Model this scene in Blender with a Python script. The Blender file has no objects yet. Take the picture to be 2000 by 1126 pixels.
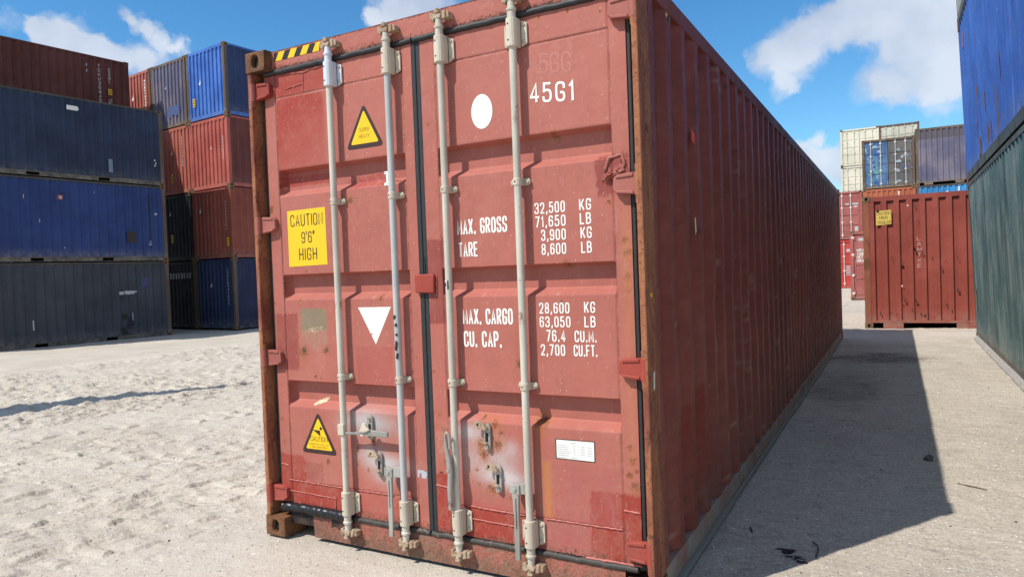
import bpy, bmesh, math, random
import numpy as np
from mathutils import Matrix, Vector

scene = bpy.context.scene
COL = scene.collection
R = math.radians
random.seed(7)
RNG = np.random.default_rng(11)

# ------------------------------------------------------------------ camera
cam_data = bpy.data.cameras.new('camera')
cam = bpy.data.objects.new('camera', cam_data)
COL.objects.link(cam)
cam_data.sensor_width = 36.0
cam_data.lens = 1367.79 / 2000.0 * 36.0
cam_data.clip_start = 0.05
cam_data.clip_end = 3000.0
_yaw, _pit, _rol = -0.50361, -0.02341, -0.03708
_f = Vector((math.sin(_yaw) * math.cos(_pit), math.cos(_yaw) * math.cos(_pit), math.sin(_pit)))
_r0 = Vector((math.cos(_yaw), -math.sin(_yaw), 0))
_u0 = _r0.cross(_f)
_r = math.cos(_rol) * _r0 + math.sin(_rol) * _u0
_u = -math.sin(_rol) * _r0 + math.cos(_rol) * _u0
M = Matrix(((_r.x, _u.x, -_f.x, 3.3973), (_r.y, _u.y, -_f.y, -2.9534), (_r.z, _u.z, -_f.z, 1.5347), (0, 0, 0, 1)))
cam.matrix_world = M
scene.camera = cam

# ------------------------------------------------------------------ sky, sun, exposure
SUN_TRAVEL = Vector((1.23, 1.943, -2.896)).normalized()
SUN_EL = math.asin(-SUN_TRAVEL.z)
SUN_AZ = math.atan2(-SUN_TRAVEL.x, -SUN_TRAVEL.y)
SKY_STRENGTH = 0.138
SUN_STRENGTH = 4.3
scene.view_settings.view_transform = 'Standard'
scene.view_settings.look = 'None'
scene.view_settings.exposure = 0.24
scene.view_settings.gamma = 1.0
scene.view_settings.use_curve_mapping = False

world = bpy.data.worlds.new('World')
scene.world = world
world.use_nodes = True
wn = world.node_tree.nodes
wl = world.node_tree.links
wn.clear()


def W(t, **kw):
    n = wn.new(t)
    for k, v in kw.items():
        setattr(n, k, v)
    return n


sky = W('ShaderNodeTexSky', sky_type='NISHITA')
sky.sun_disc = False
sky.sun_elevation = SUN_EL
sky.sun_rotation = SUN_AZ
sky.air_density = 1.0
sky.dust_density = 0.3
sky.ozone_density = 1.6
tc = W('ShaderNodeTexCoord')
hs = W('ShaderNodeHueSaturation')
hs.inputs['Saturation'].default_value = 1.29
hs.inputs['Value'].default_value = 1.0
wl.new(sky.outputs[0], hs.inputs['Color'])
tint = W('ShaderNodeMix', data_type='RGBA', blend_type='MULTIPLY')
tint.inputs[0].default_value = 1.0
tint.inputs[7].default_value = (0.70, 0.945, 1.0, 1)
wl.new(hs.outputs[0], tint.inputs[6])
# cumulus: (azimuth, elevation, radius, weight) in degrees
CLOUDS = [(-61.4, 16.6, 1.3, 1), (-59.9, 16.7, 1.25, 1), (-62.4, 16.9, .67, 1), (-58.9, 16.1, 1.16, 1), (-58, 15.6, 1.05, 1),
          (-60.6, 15.5, 1.78, 1), (-63.7, 17.4, .68, .4), (-56.6, 18.9, .5, .9), (-55.8, 18.3, .7, .9), (-54.95, 17.9, .71, .9),
          (-54.15, 17.1, .65, .8), (-53.4, 16.7, .53, .7), (-55.2, 16.25, 1.1, .8), (-56.5, 15.8, 1.1, .9),
          (-38.3, 20.3, 1.29, 1), (-36.2, 20.8, 1.7, 1), (-34, 21.3, 1.54, 1), (-39.4, 19.9, .6, .8),
          (-8.4, 14.9, 1.13, 1), (-6.7, 15.95, 1.58, 1), (-4.7, 16.5, 1.66, 1), (-6.2, 14.1, 1.37, 1), (-7.3, 12.8, .91, .7),
          (-3, 16.6, 1.62, 1), (-1.6, 17.4, 1.73, 1), (.3, 16.3, 2.13, 1), (2.6, 15.2, 2.33, 1), (3.3, 12.8, 1.88, 1),
          (-1.4, 12.4, 1.34, .9), (1.3, 12.8, 1.87, 1), (3.1, 10.6, 1.18, .8), (0, 11.3, .88, .7), (5.4, 14.7, 2.46, 1), (-.6, 19.8, 2.43, 1),
          (-5, 8.2, 1.03, 1), (-4.5, 6.6, 1.37, 1), (-3.4, 7.2, 1.14, 1), (-5.9, 9, .49, .7), (-4.7, 9.5, .48, .9),
          # unseen clouds round the rest of the sky, added to brighten the shadows
          (-94.3, 36.1, 7.2, 1), (37.4, 41.5, 5.4, 1), (-175.3, 58.6, 6.6, 1), (-95.6, 84.9, 7.8, 1), (121.1, 31.9, 8.8, 1), (-125.8, 42.2, 10.2, 1),
          (8.3, 50.1, 9.0, 1), (-156.9, 51.5, 8.5, 1), (-9.8, 48.3, 10.3, 1), (77.1, 68.3, 7.4, 1), (108.3, 30.0, 10.6, 1), (136.4, 10.8, 5.8, 1),
          (-101.9, 75.7, 7.6, 1), (45.6, 21.8, 8.0, 1), (30.3, 66.0, 9.1, 1), (154.4, 60.5, 10.9, 1), (61.7, 14.3, 10.2, 1), (167.3, 66.1, 8.4, 1),
          (77.0, 16.9, 10.0, 1), (127.4, 82.2, 5.5, 1), (108.2, 28.0, 5.9, 1), (-74.2, 52.4, 10.2, 1), (-164.1, 40.8, 5.3, 1), (78.6, 23.4, 10.3, 1),
          (173.0, 33.7, 11.0, 1), (-168.7, 16.1, 7.4, 1), (39.8, 13.9, 5.3, 1), (132.4, 22.5, 10.8, 1), (142.8, 26.1, 7.8, 1), (7.2, 42.8, 8.6, 1),
          (21.3, 41.2, 10.6, 1), (7.6, 36.4, 5.1, 1), (-30.5, 38.5, 5.1, 1), (41.7, 42.0, 5.4, 1), (45.8, 31.3, 9.1, 1), (-53.1, 47.4, 9.4, 1),
          (-172.0, 8.9, 9.1, 1), (166.8, 19.0, 7.7, 1), (33.4, 22.8, 7.2, 1), (-170.3, 37.8, 9.4, 1), (-94.1, 15.6, 7.6, 1), (71.3, 11.0, 6.9, 1),
          (-59.8, 58.2, 7.6, 1), (128.0, 14.6, 7.0, 1), (54.1, 63.7, 7.7, 1), (-99.0, 12.1, 8.2, 1)]
vec = tc.outputs['Generated']
# wobble the direction so the blobs get ragged outlines
nz0 = W('ShaderNodeTexNoise')
nz0.inputs['Scale'].default_value = 22.0
nz0.inputs['Detail'].default_value = 7.0
nz0.inputs['Roughness'].default_value = 0.62
wl.new(vec, nz0.inputs['Vector'])
sub = W('ShaderNodeVectorMath', operation='SUBTRACT')
sub.inputs[1].default_value = (0.5, 0.5, 0.5)
wl.new(nz0.outputs['Color'], sub.inputs[0])
scl = W('ShaderNodeVectorMath', operation='SCALE')
scl.inputs['Scale'].default_value = 0.050
wl.new(sub.outputs[0], scl.inputs[0])
addv = W('ShaderNodeVectorMath', operation='ADD')
wl.new(vec, addv.inputs[0])
wl.new(scl.outputs[0], addv.inputs[1])
nrm = W('ShaderNodeVectorMath', operation='NORMALIZE')
wl.new(addv.outputs[0], nrm.inputs[0])
acc = None
for az, el, rad, wgt in CLOUDS:
    d = (math.sin(R(az)) * math.cos(R(el)), math.cos(R(az)) * math.cos(R(el)), math.sin(R(el)))
    dp = W('ShaderNodeVectorMath', operation='DOT_PRODUCT')
    dp.inputs[1].default_value = d
    wl.new(nrm.outputs[0], dp.inputs[0])
    mr = W('ShaderNodeMapRange')
    mr.inputs['From Min'].default_value = math.cos(R(rad * 1.45))
    mr.inputs['From Max'].default_value = 1.0
    mr.inputs['To Min'].default_value = 0.0
    mr.inputs['To Max'].default_value = wgt
    wl.new(dp.outputs['Value'], mr.inputs['Value'])
    if acc is None:
        acc = mr.outputs[0]
    else:
        ad = W('ShaderNodeMath', operation='ADD')
        wl.new(acc, ad.inputs[0])
        wl.new(mr.outputs[0], ad.inputs[1])
        acc = ad.outputs[0]
nz = W('ShaderNodeTexNoise')
nz.inputs['Scale'].default_value = 26.0
nz.inputs['Detail'].default_value = 8.0
nz.inputs['Roughness'].default_value = 0.6
wl.new(vec, nz.inputs['Vector'])
nm = W('ShaderNodeMath', operation='MULTIPLY_ADD')
nm.inputs[1].default_value = 1.5
nm.inputs[2].default_value = -0.78
wl.new(nz.outputs['Fac'], nm.inputs[0])
am = W('ShaderNodeMath', operation='ADD')
wl.new(acc, am.inputs[0])
wl.new(nm.outputs[0], am.inputs[1])
alpha = W('ShaderNodeMapRange', interpolation_type='SMOOTHSTEP')
alpha.inputs['From Min'].default_value = 0.0
alpha.inputs['From Max'].default_value = 1.25
wl.new(am.outputs[0], alpha.inputs['Value'])
# only where there is a blob
gate = W('ShaderNodeMapRange', interpolation_type='SMOOTHSTEP')
gate.inputs['From Min'].default_value = 0.02
gate.inputs['From Max'].default_value = 0.3
wl.new(acc, gate.inputs['Value'])
ga = W('ShaderNodeMath', operation='MULTIPLY')
wl.new(alpha.outputs[0], ga.inputs[0])
wl.new(gate.outputs[0], ga.inputs[1])
gb = W('ShaderNodeMath', operation='MULTIPLY')
gb.inputs[1].default_value = 0.88
wl.new(ga.outputs[0], gb.inputs[0])
nz2 = W('ShaderNodeTexNoise')
nz2.inputs['Scale'].default_value = 9.0
nz2.inputs['Detail'].default_value = 5.0
wl.new(vec, nz2.inputs['Vector'])
cr = W('ShaderNodeValToRGB')
cr.color_ramp.elements[0].position = 0.35
cr.color_ramp.elements[0].color = (0.46, 0.52, 0.64, 1)
cr.color_ramp.elements[1].position = 0.62
cr.color_ramp.elements[1].color = (0.66, 0.71, 0.79, 1)
wl.new(nz2.outputs['Fac'], cr.inputs[0])
cs = W('ShaderNodeVectorMath', operation='SCALE')
cs.inputs['Scale'].default_value = 1.0 / SKY_STRENGTH
wl.new(cr.outputs[0], cs.inputs[0])
mx = W('ShaderNodeMix', data_type='RGBA')
wl.new(gb.outputs[0], mx.inputs[0])
wl.new(tint.outputs[2], mx.inputs[6])
wl.new(cs.outputs[0], mx.inputs[7])
bg = W('ShaderNodeBackground')
bg.inputs['Strength'].default_value = SKY_STRENGTH
wl.new(mx.outputs[2], bg.inputs['Color'])
wo = W('ShaderNodeOutputWorld')
wl.new(bg.outputs[0], wo.inputs['Surface'])

sl = bpy.data.lights.new('sun', 'SUN')
sl.energy = SUN_STRENGTH
sl.angle = R(0.53)
sl.color = (1.0, 0.955, 0.88)
sun = bpy.data.objects.new('sun', sl)
COL.objects.link(sun)
sun.rotation_euler = SUN_TRAVEL.to_track_quat('-Z', 'Y').to_euler()
sun.location = (-20, -30, 40)


# ------------------------------------------------------------------ numpy noise
def _tile(beta, seed, n=512):
    g = np.random.default_rng(seed)
    w = g.standard_normal((n, n))
    fx = np.fft.fftfreq(n)[:, None]
    fy = np.fft.fftfreq(n)[None, :]
    f = np.sqrt(fx * fx + fy * fy)
    f[0, 0] = 1
    s = np.fft.fft2(w) / f ** (beta / 2)
    s[0, 0] = 0
    a = np.fft.ifft2(s).real
    return a / a.std()


TILES = {b: _tile(b, int(b * 10)) for b in (1.2, 2.0, 2.6)}
T2 = _tile(2.0, 99)


def smp(t, u, v):
    """bilinear periodic sample, one tile = 1 unit"""
    n = t.shape[0]
    u = np.asarray(u, float) * n
    v = np.asarray(v, float) * n
    i = np.floor(u).astype(int)
    j = np.floor(v).astype(int)
    a = u - i
    b = v - j
    i0, i1, j0, j1 = i % n, (i + 1) % n, j % n, (j + 1) % n
    return (t[i0, j0] * (1 - a) * (1 - b) + t[i1, j0] * a * (1 - b) + t[i0, j1] * (1 - a) * b + t[i1, j1] * a * b)


def sst(a, b, x):
    t = np.clip((x - a) / (b - a), 0, 1)
    return t * t * (3 - 2 * t)


# ------------------------------------------------------------------ mesh builder
class MB:
    def __init__(self):
        self.v, self.f, self.m = [], [], []

    def face(self, pts, mi=0):
        n = len(self.v)
        self.v += [tuple(p) for p in pts]
        self.f.append(tuple(range(n, n + len(pts))))
        self.m.append(mi)

    def box(self, x0, x1, y0, y1, z0, z1, mi=0):
        n = len(self.v)
        self.v += [(x, y, z) for z in (z0, z1) for y in (y0, y1) for x in (x0, x1)]
        for q in ((0, 2, 3, 1), (4, 5, 7, 6), (0, 1, 5, 4), (2, 6, 7, 3), (0, 4, 6, 2), (1, 3, 7, 5)):
            self.f.append(tuple(n + i for i in q))
            self.m.append(mi)
        return self

    def prism(self, poly, y0, y1, mi=0):
        """polygon in (x,z) extruded from y0 (front) to y1 (back)"""
        n = len(self.v)
        k = len(poly)
        a = sum(poly[i][0] * poly[(i + 1) % k][1] - poly[(i + 1) % k][0] * poly[i][1] for i in range(k))
        if a < 0:
            poly = poly[::-1]
        self.v += [(x, y0, z) for x, z in poly] + [(x, y1, z) for x, z in poly]
        self.f.append(tuple(range(n, n + k)))
        self.m.append(mi)
        self.f.append(tuple(range(n + 2 * k - 1, n + k - 1, -1)))
        self.m.append(mi)
        for i in range(k):
            j = (i + 1) % k
            self.f.append((n + j, n + i, n + k + i, n + k + j))
            self.m.append(mi)
        return self

    def tube(self, path, rad, seg=12, mi=0, cap=True):
        """round tube through points; rad a number or one per point"""
        P = [Vector(p) for p in path]
        n = len(self.v)
        if not hasattr(rad, '__len__'):
            rad = [rad] * len(P)
        up = None
        for i, p in enumerate(P):
            t = (P[min(i + 1, len(P) - 1)] - P[max(i - 1, 0)]).normalized()
            if up is None:
                up = Vector((0, 1, 0)) if abs(t.y) < .9 else Vector((1, 0, 0))
            a = t.cross(up).normalized()
            b = a.cross(t).normalized()
            up = b
            for k in range(seg):
                c = 2 * math.pi * k / seg
                self.v.append(tuple(p + rad[i] * (math.cos(c) * a + math.sin(c) * b)))
        for i in range(len(P) - 1):
            for k in range(seg):
                k2 = (k + 1) % seg
                self.f.append((n + i * seg + k, n + i * seg + k2, n + (i + 1) * seg + k2, n + (i + 1) * seg + k))
                self.m.append(mi)
        if cap:
            self.f.append(tuple(n + k for k in range(seg))[::-1])
            self.m.append(mi)
            e = n + (len(P) - 1) * seg
            self.f.append(tuple(e + k for k in range(seg)))
            self.m.append(mi)
        return self

    def mesh(self, name, smooth=None):
        me = bpy.data.meshes.new(name)
        me.from_pydata(self.v, [], self.f)
        me.polygons.foreach_set('material_index', self.m)
        bm = bmesh.new()
        bm.from_mesh(me)
        bmesh.ops.recalc_face_normals(bm, faces=bm.faces)
        bm.to_mesh(me)
        bm.free()
        if smooth:
            me.polygons.foreach_set('use_smooth', [True] * len(me.polygons))
            me.set_sharp_from_angle(angle=R(smooth))
        me.update()
        return me


def obj(name, me, mats, parent=None, loc=None, bev=0, smooth=None, label=None):
    if isinstance(me, MB):
        me = me.mesh(name, smooth)
    o = bpy.data.objects.new(name, me)
    COL.objects.link(o)
    if not isinstance(mats, (list, tuple)):
        mats = [mats]
    while len(me.materials) < len(mats):
        me.materials.append(None)
    for i, m in enumerate(mats):
        if me.materials[i] is None and me.users == 1:
            me.materials[i] = m
        else:
            o.material_slots[i].link = 'OBJECT'
            o.material_slots[i].material = m
    if parent is not None:
        o.parent = parent
    if loc is not None:
        o.location = loc
    if bev:
        b = o.modifiers.new('bevel', 'BEVEL')
        b.width = bev
        b.segments = 2
        b.limit_method = 'ANGLE'
        b.angle_limit = R(40)
    if label:
        o['label'] = label
    return o


def empty(name, loc, rz=0.0):
    o = bpy.data.objects.new(name, None)
    o.empty_display_size = 0.3
    COL.objects.link(o)
    o.location = loc
    o.rotation_euler = (0, 0, rz)
    return o


def tag(o, label=None, cat=None, group=None, kind=None):
    if label:
        o['label'] = label
    if cat:
        o['category'] = cat
    if group:
        o['group'] = group
    if kind:
        o['kind'] = kind
    return o


# ------------------------------------------------------------------ materials
class NT:
    def __init__(self, name):
        self.mat = bpy.data.materials.new(name)
        self.mat.use_nodes = True
        self.n = self.mat.node_tree.nodes
        self.l = self.mat.node_tree.links
        self.p = self.n['Principled BSDF']
        self.p.inputs['Specular IOR Level'].default_value = 0.35
        self.tc = self.n.new('ShaderNodeTexCoord').outputs['Object']

    def new(self, t, **kw):
        n = self.n.new(t)
        for k, v in kw.items():
            setattr(n, k, v)
        return n

    def link(self, a, b):
        self.l.new(a, b)

    def map(self, scale=(1, 1, 1), loc=(0, 0, 0)):
        m = self.new('ShaderNodeMapping')
        m.inputs['Scale'].default_value = scale
        m.inputs['Location'].default_value = loc
        self.link(self.tc, m.inputs['Vector'])
        return m.outputs[0]

    def noise(self, scale, detail=4, rough=.55, vec=None, dist=0.0):
        t = self.new('ShaderNodeTexNoise')
        t.inputs['Scale'].default_value = scale
        t.inputs['Detail'].default_value = detail
        t.inputs['Roughness'].default_value = rough
        t.inputs['Distortion'].default_value = dist
        self.link(vec if vec is not None else self.tc, t.inputs['Vector'])
        return t.outputs['Fac']

    def ramp(self, v, a, b, lo=0.0, hi=1.0):
        m = self.new('ShaderNodeMapRange', interpolation_type='SMOOTHSTEP')
        for k, x in (('From Min', a), ('From Max', b), ('To Min', lo), ('To Max', hi)):
            m.inputs[k].default_value = x
        self.link(v, m.inputs['Value'])
        return m.outputs[0]

    def math(self, op, a, b):
        m = self.new('ShaderNodeMath', operation=op)
        for i, x in enumerate((a, b)):
            if isinstance(x, (int, float)):
                m.inputs[i].default_value = x
            else:
                self.link(x, m.inputs[i])
        return m.outputs[0]

    def mix(self, fac, a, b, blend='MIX'):
        m = self.new('ShaderNodeMix', data_type='RGBA', blend_type=blend)
        for s, x in ((0, fac), (6, a), (7, b)):
            if isinstance(x, (int, float)):
                m.inputs[s].default_value = x
            elif isinstance(x, tuple):
                m.inputs[s].default_value = (*x, 1) if len(x) == 3 else x
            else:
                self.link(x, m.inputs[s])
        return m.outputs[2]

    def bump(self, h, strength=.3, dist=.005):
        b = self.new('ShaderNodeBump')
        b.inputs['Strength'].default_value = strength
        b.inputs['Distance'].default_value = dist
        self.link(h, b.inputs['Height'])
        self.link(b.outputs[0], self.p.inputs['Normal'])

    def done(self, col, rough=.5, metal=0.0):
        if isinstance(col, tuple):
            self.p.inputs['Base Color'].default_value = (*col, 1)
        else:
            self.link(col, self.p.inputs['Base Color'])
        if isinstance(rough, (int, float)):
            self.p.inputs['Roughness'].default_value = rough
        else:
            self.link(rough, self.p.inputs['Roughness'])
        self.p.inputs['Metallic'].default_value = metal
        return self.mat


def paint(name, col, fade=None, rust=.3, dirt=.4, seed=0, rough=.55, streak=.35, spots=0.0, spotcol=(.5, .5, .48), band=None):
    """weathered container paint: faded patches, run-down streaks, rust, dust near the foot"""
    t = NT(name)
    off = (seed * 3.17, seed * 1.31, seed * 2.07)
    fade = fade or tuple(min(1, c * 1.35 + .02) for c in col)
    big = t.noise(.9, 5, .6, t.map((1, 1, 1), off))
    c = t.mix(t.ramp(big, .35, .68), tuple(x * .85 for x in col), fade)
    st = t.noise(1.0, 4, .6, t.map((9, 9, .35), off))
    c = t.mix(t.math('MULTIPLY', t.ramp(st, .5, .75), streak), c, tuple(x * .45 for x in col))
    st2 = t.noise(1.0, 3, .6, t.map((16, 16, .5), (off[1], off[0], off[2])))
    c = t.mix(t.math('MULTIPLY', t.ramp(st2, .58, .8), streak * .7), c, tuple(min(1, x * 1.2 + .06) for x in fade))
    if spots:
        sp = t.noise(2.3, 7, .62, t.map((1, 1, .6), (off[2], off[1], off[0])), .6)
        c = t.mix(t.ramp(sp, .68 - spots * .2, .72 - spots * .2), c, spotcol)
    rn = t.noise(3.2, 9, .68, t.map((1, 1, .55), off), .3)
    rf = t.noise(30, 4, .7)
    rc = t.mix(rf, (.05, .022, .012), (.21, .085, .03))
    rm = t.ramp(rn, .74 - .2 * rust, .80 - .2 * rust)
    c = t.mix(t.math('MULTIPLY', rm, .85), c, rc)
    fine = t.noise(60, 3, .6)
    c = t.mix(t.ramp(fine, .3, .75, 0, .22), c, tuple(x * .6 for x in col))
    sep = t.new('ShaderNodeSeparateXYZ')
    t.link(t.tc, sep.inputs[0])
    if band:
        c = t.mix(t.math('MULTIPLY', t.ramp(sep.outputs[2], band[0], band[0] + .03), .8), c, band[1])
    dm = t.math('MULTIPLY', t.ramp(sep.outputs[2], .02, .5, 1, 0), t.ramp(t.noise(5, 6, .7), .3, .7))
    c = t.mix(t.math('MULTIPLY', dm, dirt), c, (.30, .26, .21))
    t.bump(t.math('ADD', t.math('MULTIPLY', rm, .6), rf), .25, .003)
    return t.done(c, t.ramp(rn, .4, .8, rough, .9))


def steel(name, a, b, rust=.3, rough=.55, metal=0.0, seed=0, sc=1.0):
    t = NT(name)
    off = (seed * 2.7, seed * 1.9, seed * .7)
    c = t.mix(t.ramp(t.noise(6 * sc, 6, .65, t.map((1, 1, .35), off)), .35, .65), a, b)
    rn = t.noise(14 * sc, 8, .7, t.map((1, 1, .6), off))
    rf = t.noise(70 * sc, 3, .7)
    c = t.mix(t.ramp(rn, .72 - .3 * rust, .8 - .3 * rust), c, t.mix(rf, (.07, .03, .015), (.26, .11, .04)))
    t.bump(t.math('ADD', rn, rf), .3, .003)
    return t.done(c, rough, metal)


def rusty(name, a, b, c3, seed=0, sc=(1, 1, .12)):
    t = NT(name)
    off = (seed * 2.1, seed * 1.7, seed)
    n1 = t.noise(9, 8, .7, t.map(sc, off), .4)
    n2 = t.noise(45, 5, .7)
    c = t.mix(t.ramp(n1, .36, .6), a, b)
    c = t.mix(t.ramp(n2, .5, .72), c, c3)
    c = t.mix(t.ramp(t.noise(22, 6, .7, t.map(sc, (off[2], off[0], 3))), .58, .68), c, tuple(x * .35 for x in a))
    t.bump(t.math('ADD', n2, n1), .6, .006)
    return t.done(c, .8)


def flat(name, col, rough=.6, var=.12, sc=40, wear=0.0, wearcol=(.3, .1, .08)):
    t = NT(name)
    n = t.noise(sc, 5, .6)
    c = t.mix(n, tuple(x * (1 - var) for x in col), tuple(min(1, x * (1 + var)) for x in col))
    if wear:
        w = t.noise(sc * 1.7, 8, .72, None, .4)
        c = t.mix(t.ramp(w, .74 - wear * .3, .77 - wear * .3), c, wearcol)
    return t.done(c, rough)


def attr_paint(name, attr='paint', rough=.62, spec=.25):
    """colour held in a vertex layer (paint, touch-up, rust), fine grain on top"""
    t = NT(name)
    a = t.new('ShaderNodeAttribute', attribute_name=attr)
    g = t.noise(120, 4, .65)
    g2 = t.noise(9, 6, .6)
    c = t.mix(t.ramp(g, .3, .85, 0, .12), a.outputs['Color'], (.16, .05, .04))
    c = t.mix(t.ramp(g2, .45, .75, 0, .07), c, (.62, .36, .28))
    sc = t.noise(1.0, 5, .7, t.map((26, 26, .9)))
    c = t.mix(t.ramp(sc, .64, .82, 0, .14), c, (.22, .08, .06))
    r = t.math('SUBTRACT', 1.0, t.math('MULTIPLY', a.outputs['Alpha'], 1 - rough))
    t.p.inputs['Specular IOR Level'].default_value = spec
    t.bump(t.math('ADD', t.math('MULTIPLY', g, .5), g2), .05, .003)
    return t.done(c, r)


RED = (.40, .125, .095)
RED_NEW = (.33, .050, .034)
M_DOOR = attr_paint('door paint')
M_RED = paint('red oxide paint', (.36, .105, .082), (.43, .150, .115), rust=.10, dirt=.5, seed=1, streak=.25)
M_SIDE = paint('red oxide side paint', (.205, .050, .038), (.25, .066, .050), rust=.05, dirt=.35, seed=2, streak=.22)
M_REDNEW = paint('touch-up red paint', RED_NEW, (.37, .062, .042), rust=.05, dirt=.2, seed=3, streak=.15)
M_POST = rusty('rusted post', (.20, .055, .038), (.36, .14, .062), (.12, .042, .026), 1, (1, 1, .3))
M_CAST = rusty('rusted casting', (.095, .042, .024), (.20, .085, .034), (.05, .022, .013), 2, (1, 1, 1))
M_SILL = paint('rusty sill paint', (.33, .10, .078), (.40, .16, .12), rust=1.05, dirt=1.0, seed=4, streak=.6)
M_RAIL = paint('dusty rail paint', (.28, .10, .075), (.33, .19, .15), rust=.5, dirt=1.3, seed=5)
M_DUSTY = flat('dust caked steel', (.24, .215, .185), .9, .25, 18)
M_RUB = flat('black rubber seal', (.030, .030, .032), .55, .4, 30, .25, (.11, .10, .09))
M_RUBDIRTY = flat('dirty rubber seal', (.050, .045, .040), .6, .5, 25, .55, (.16, .12, .085))
M_TAR = flat('wet black sealant', (.012, .012, .014), .36, .3, 30)
M_ZINC = steel('galvanised rod', (.45, .41, .335), (.58, .54, .45), .34, .5, .0, 1)
M_ZINCB = steel('bluish galvanised rod', (.40, .40, .385), (.50, .50, .48), .22, .45, .0, 2)
M_BRK = steel('cream bracket steel', (.50, .43, .33), (.60, .53, .42), .38, .6, 0, 3)
M_BRKW = flat('white sprayed bracket', (.60, .63, .68), .5, .12, 20, .2, (.4, .37, .3))
M_CAM = rusty('rusted cam', (.34, .22, .14), (.46, .36, .25), (.16, .07, .035), 3, (1, 1, 1))
M_HANDLE = steel('worn handle steel', (.25, .235, .21), (.41, .39, .355), .34, .45, .2, 4)
M_BOLT = steel('bolt steel', (.42, .35, .26), (.52, .45, .35), .4, .5, 0, 5)
M_HOLE = flat('bolt hole', (.012, .010, .009), .9, .1)
M_WELD = flat('painted weld bead', (.44, .13, .105), .45, .2, 60)
M_YEL = flat('yellow sticker', (.80, .50, .012), .45, .06, 12, .10, (.62, .40, .05))
M_BLK = flat('black print', (.018, .016, .015), .55, .2)
M_BRN = flat('dark brown print', (.045, .022, .018), .5, .2)
M_WHITE = flat('white lettering', (.78, .755, .70), .6, .08, 30, .34, (.50, .24, .19))
M_WHITEC = flat('white sticker', (.78, .755, .70), .5, .05, 20, .12, (.66, .56, .47))
M_GHOST = flat('old lettering trace', (.46, .165, .13), .5, .1, 40, .6, (.41, .13, .10))
M_GREYP = flat('grey print', (.42, .42, .42), .6, .1)
M_OLIVE = flat('bare placard glue', (.24, .20, .13), .85, .35, 14, .35, (.36, .15, .11))
M_BLUELAB = flat('pale blue label', (.42, .47, .52), .5, .2, 60, .4, (.32, .36, .42))
M_BLUNT = flat('bleached mark', (.75, .66, .50), .7, .1)
M_REDSPOT = flat('red spray mark', (.85, .055, .018), .5, .2)


# ------------------------------------------------------------------ stroke lettering
def _rnd(pts, r, closed):
    out = []
    n = len(pts)
    for i, p in enumerate(pts):
        if not closed and i in (0, n - 1):
            out.append(p)
            continue
        a, b = pts[i - 1], pts[(i + 1) % n]
        la = math.dist(a, p)
        lb = math.dist(b, p)
        ra, rb = min(r, la / 2), min(r, lb / 2)
        A = (p[0] + (a[0] - p[0]) * ra / la, p[1] + (a[1] - p[1]) * ra / la)
        B = (p[0] + (b[0] - p[0]) * rb / lb, p[1] + (b[1] - p[1]) * rb / lb)
        for t in (0, .25, .5, .75, 1):
            out.append(((1 - t) ** 2 * A[0] + 2 * t * (1 - t) * p[0] + t * t * B[0],
                        (1 - t) ** 2 * A[1] + 2 * t * (1 - t) * p[1] + t * t * B[1]))
    return out


def S(*p):
    return ('s', list(p))


def C(*p):
    return ('c', list(p))          # closed, rounded


def O(*p):
    return ('o', list(p))          # open, rounded


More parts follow.
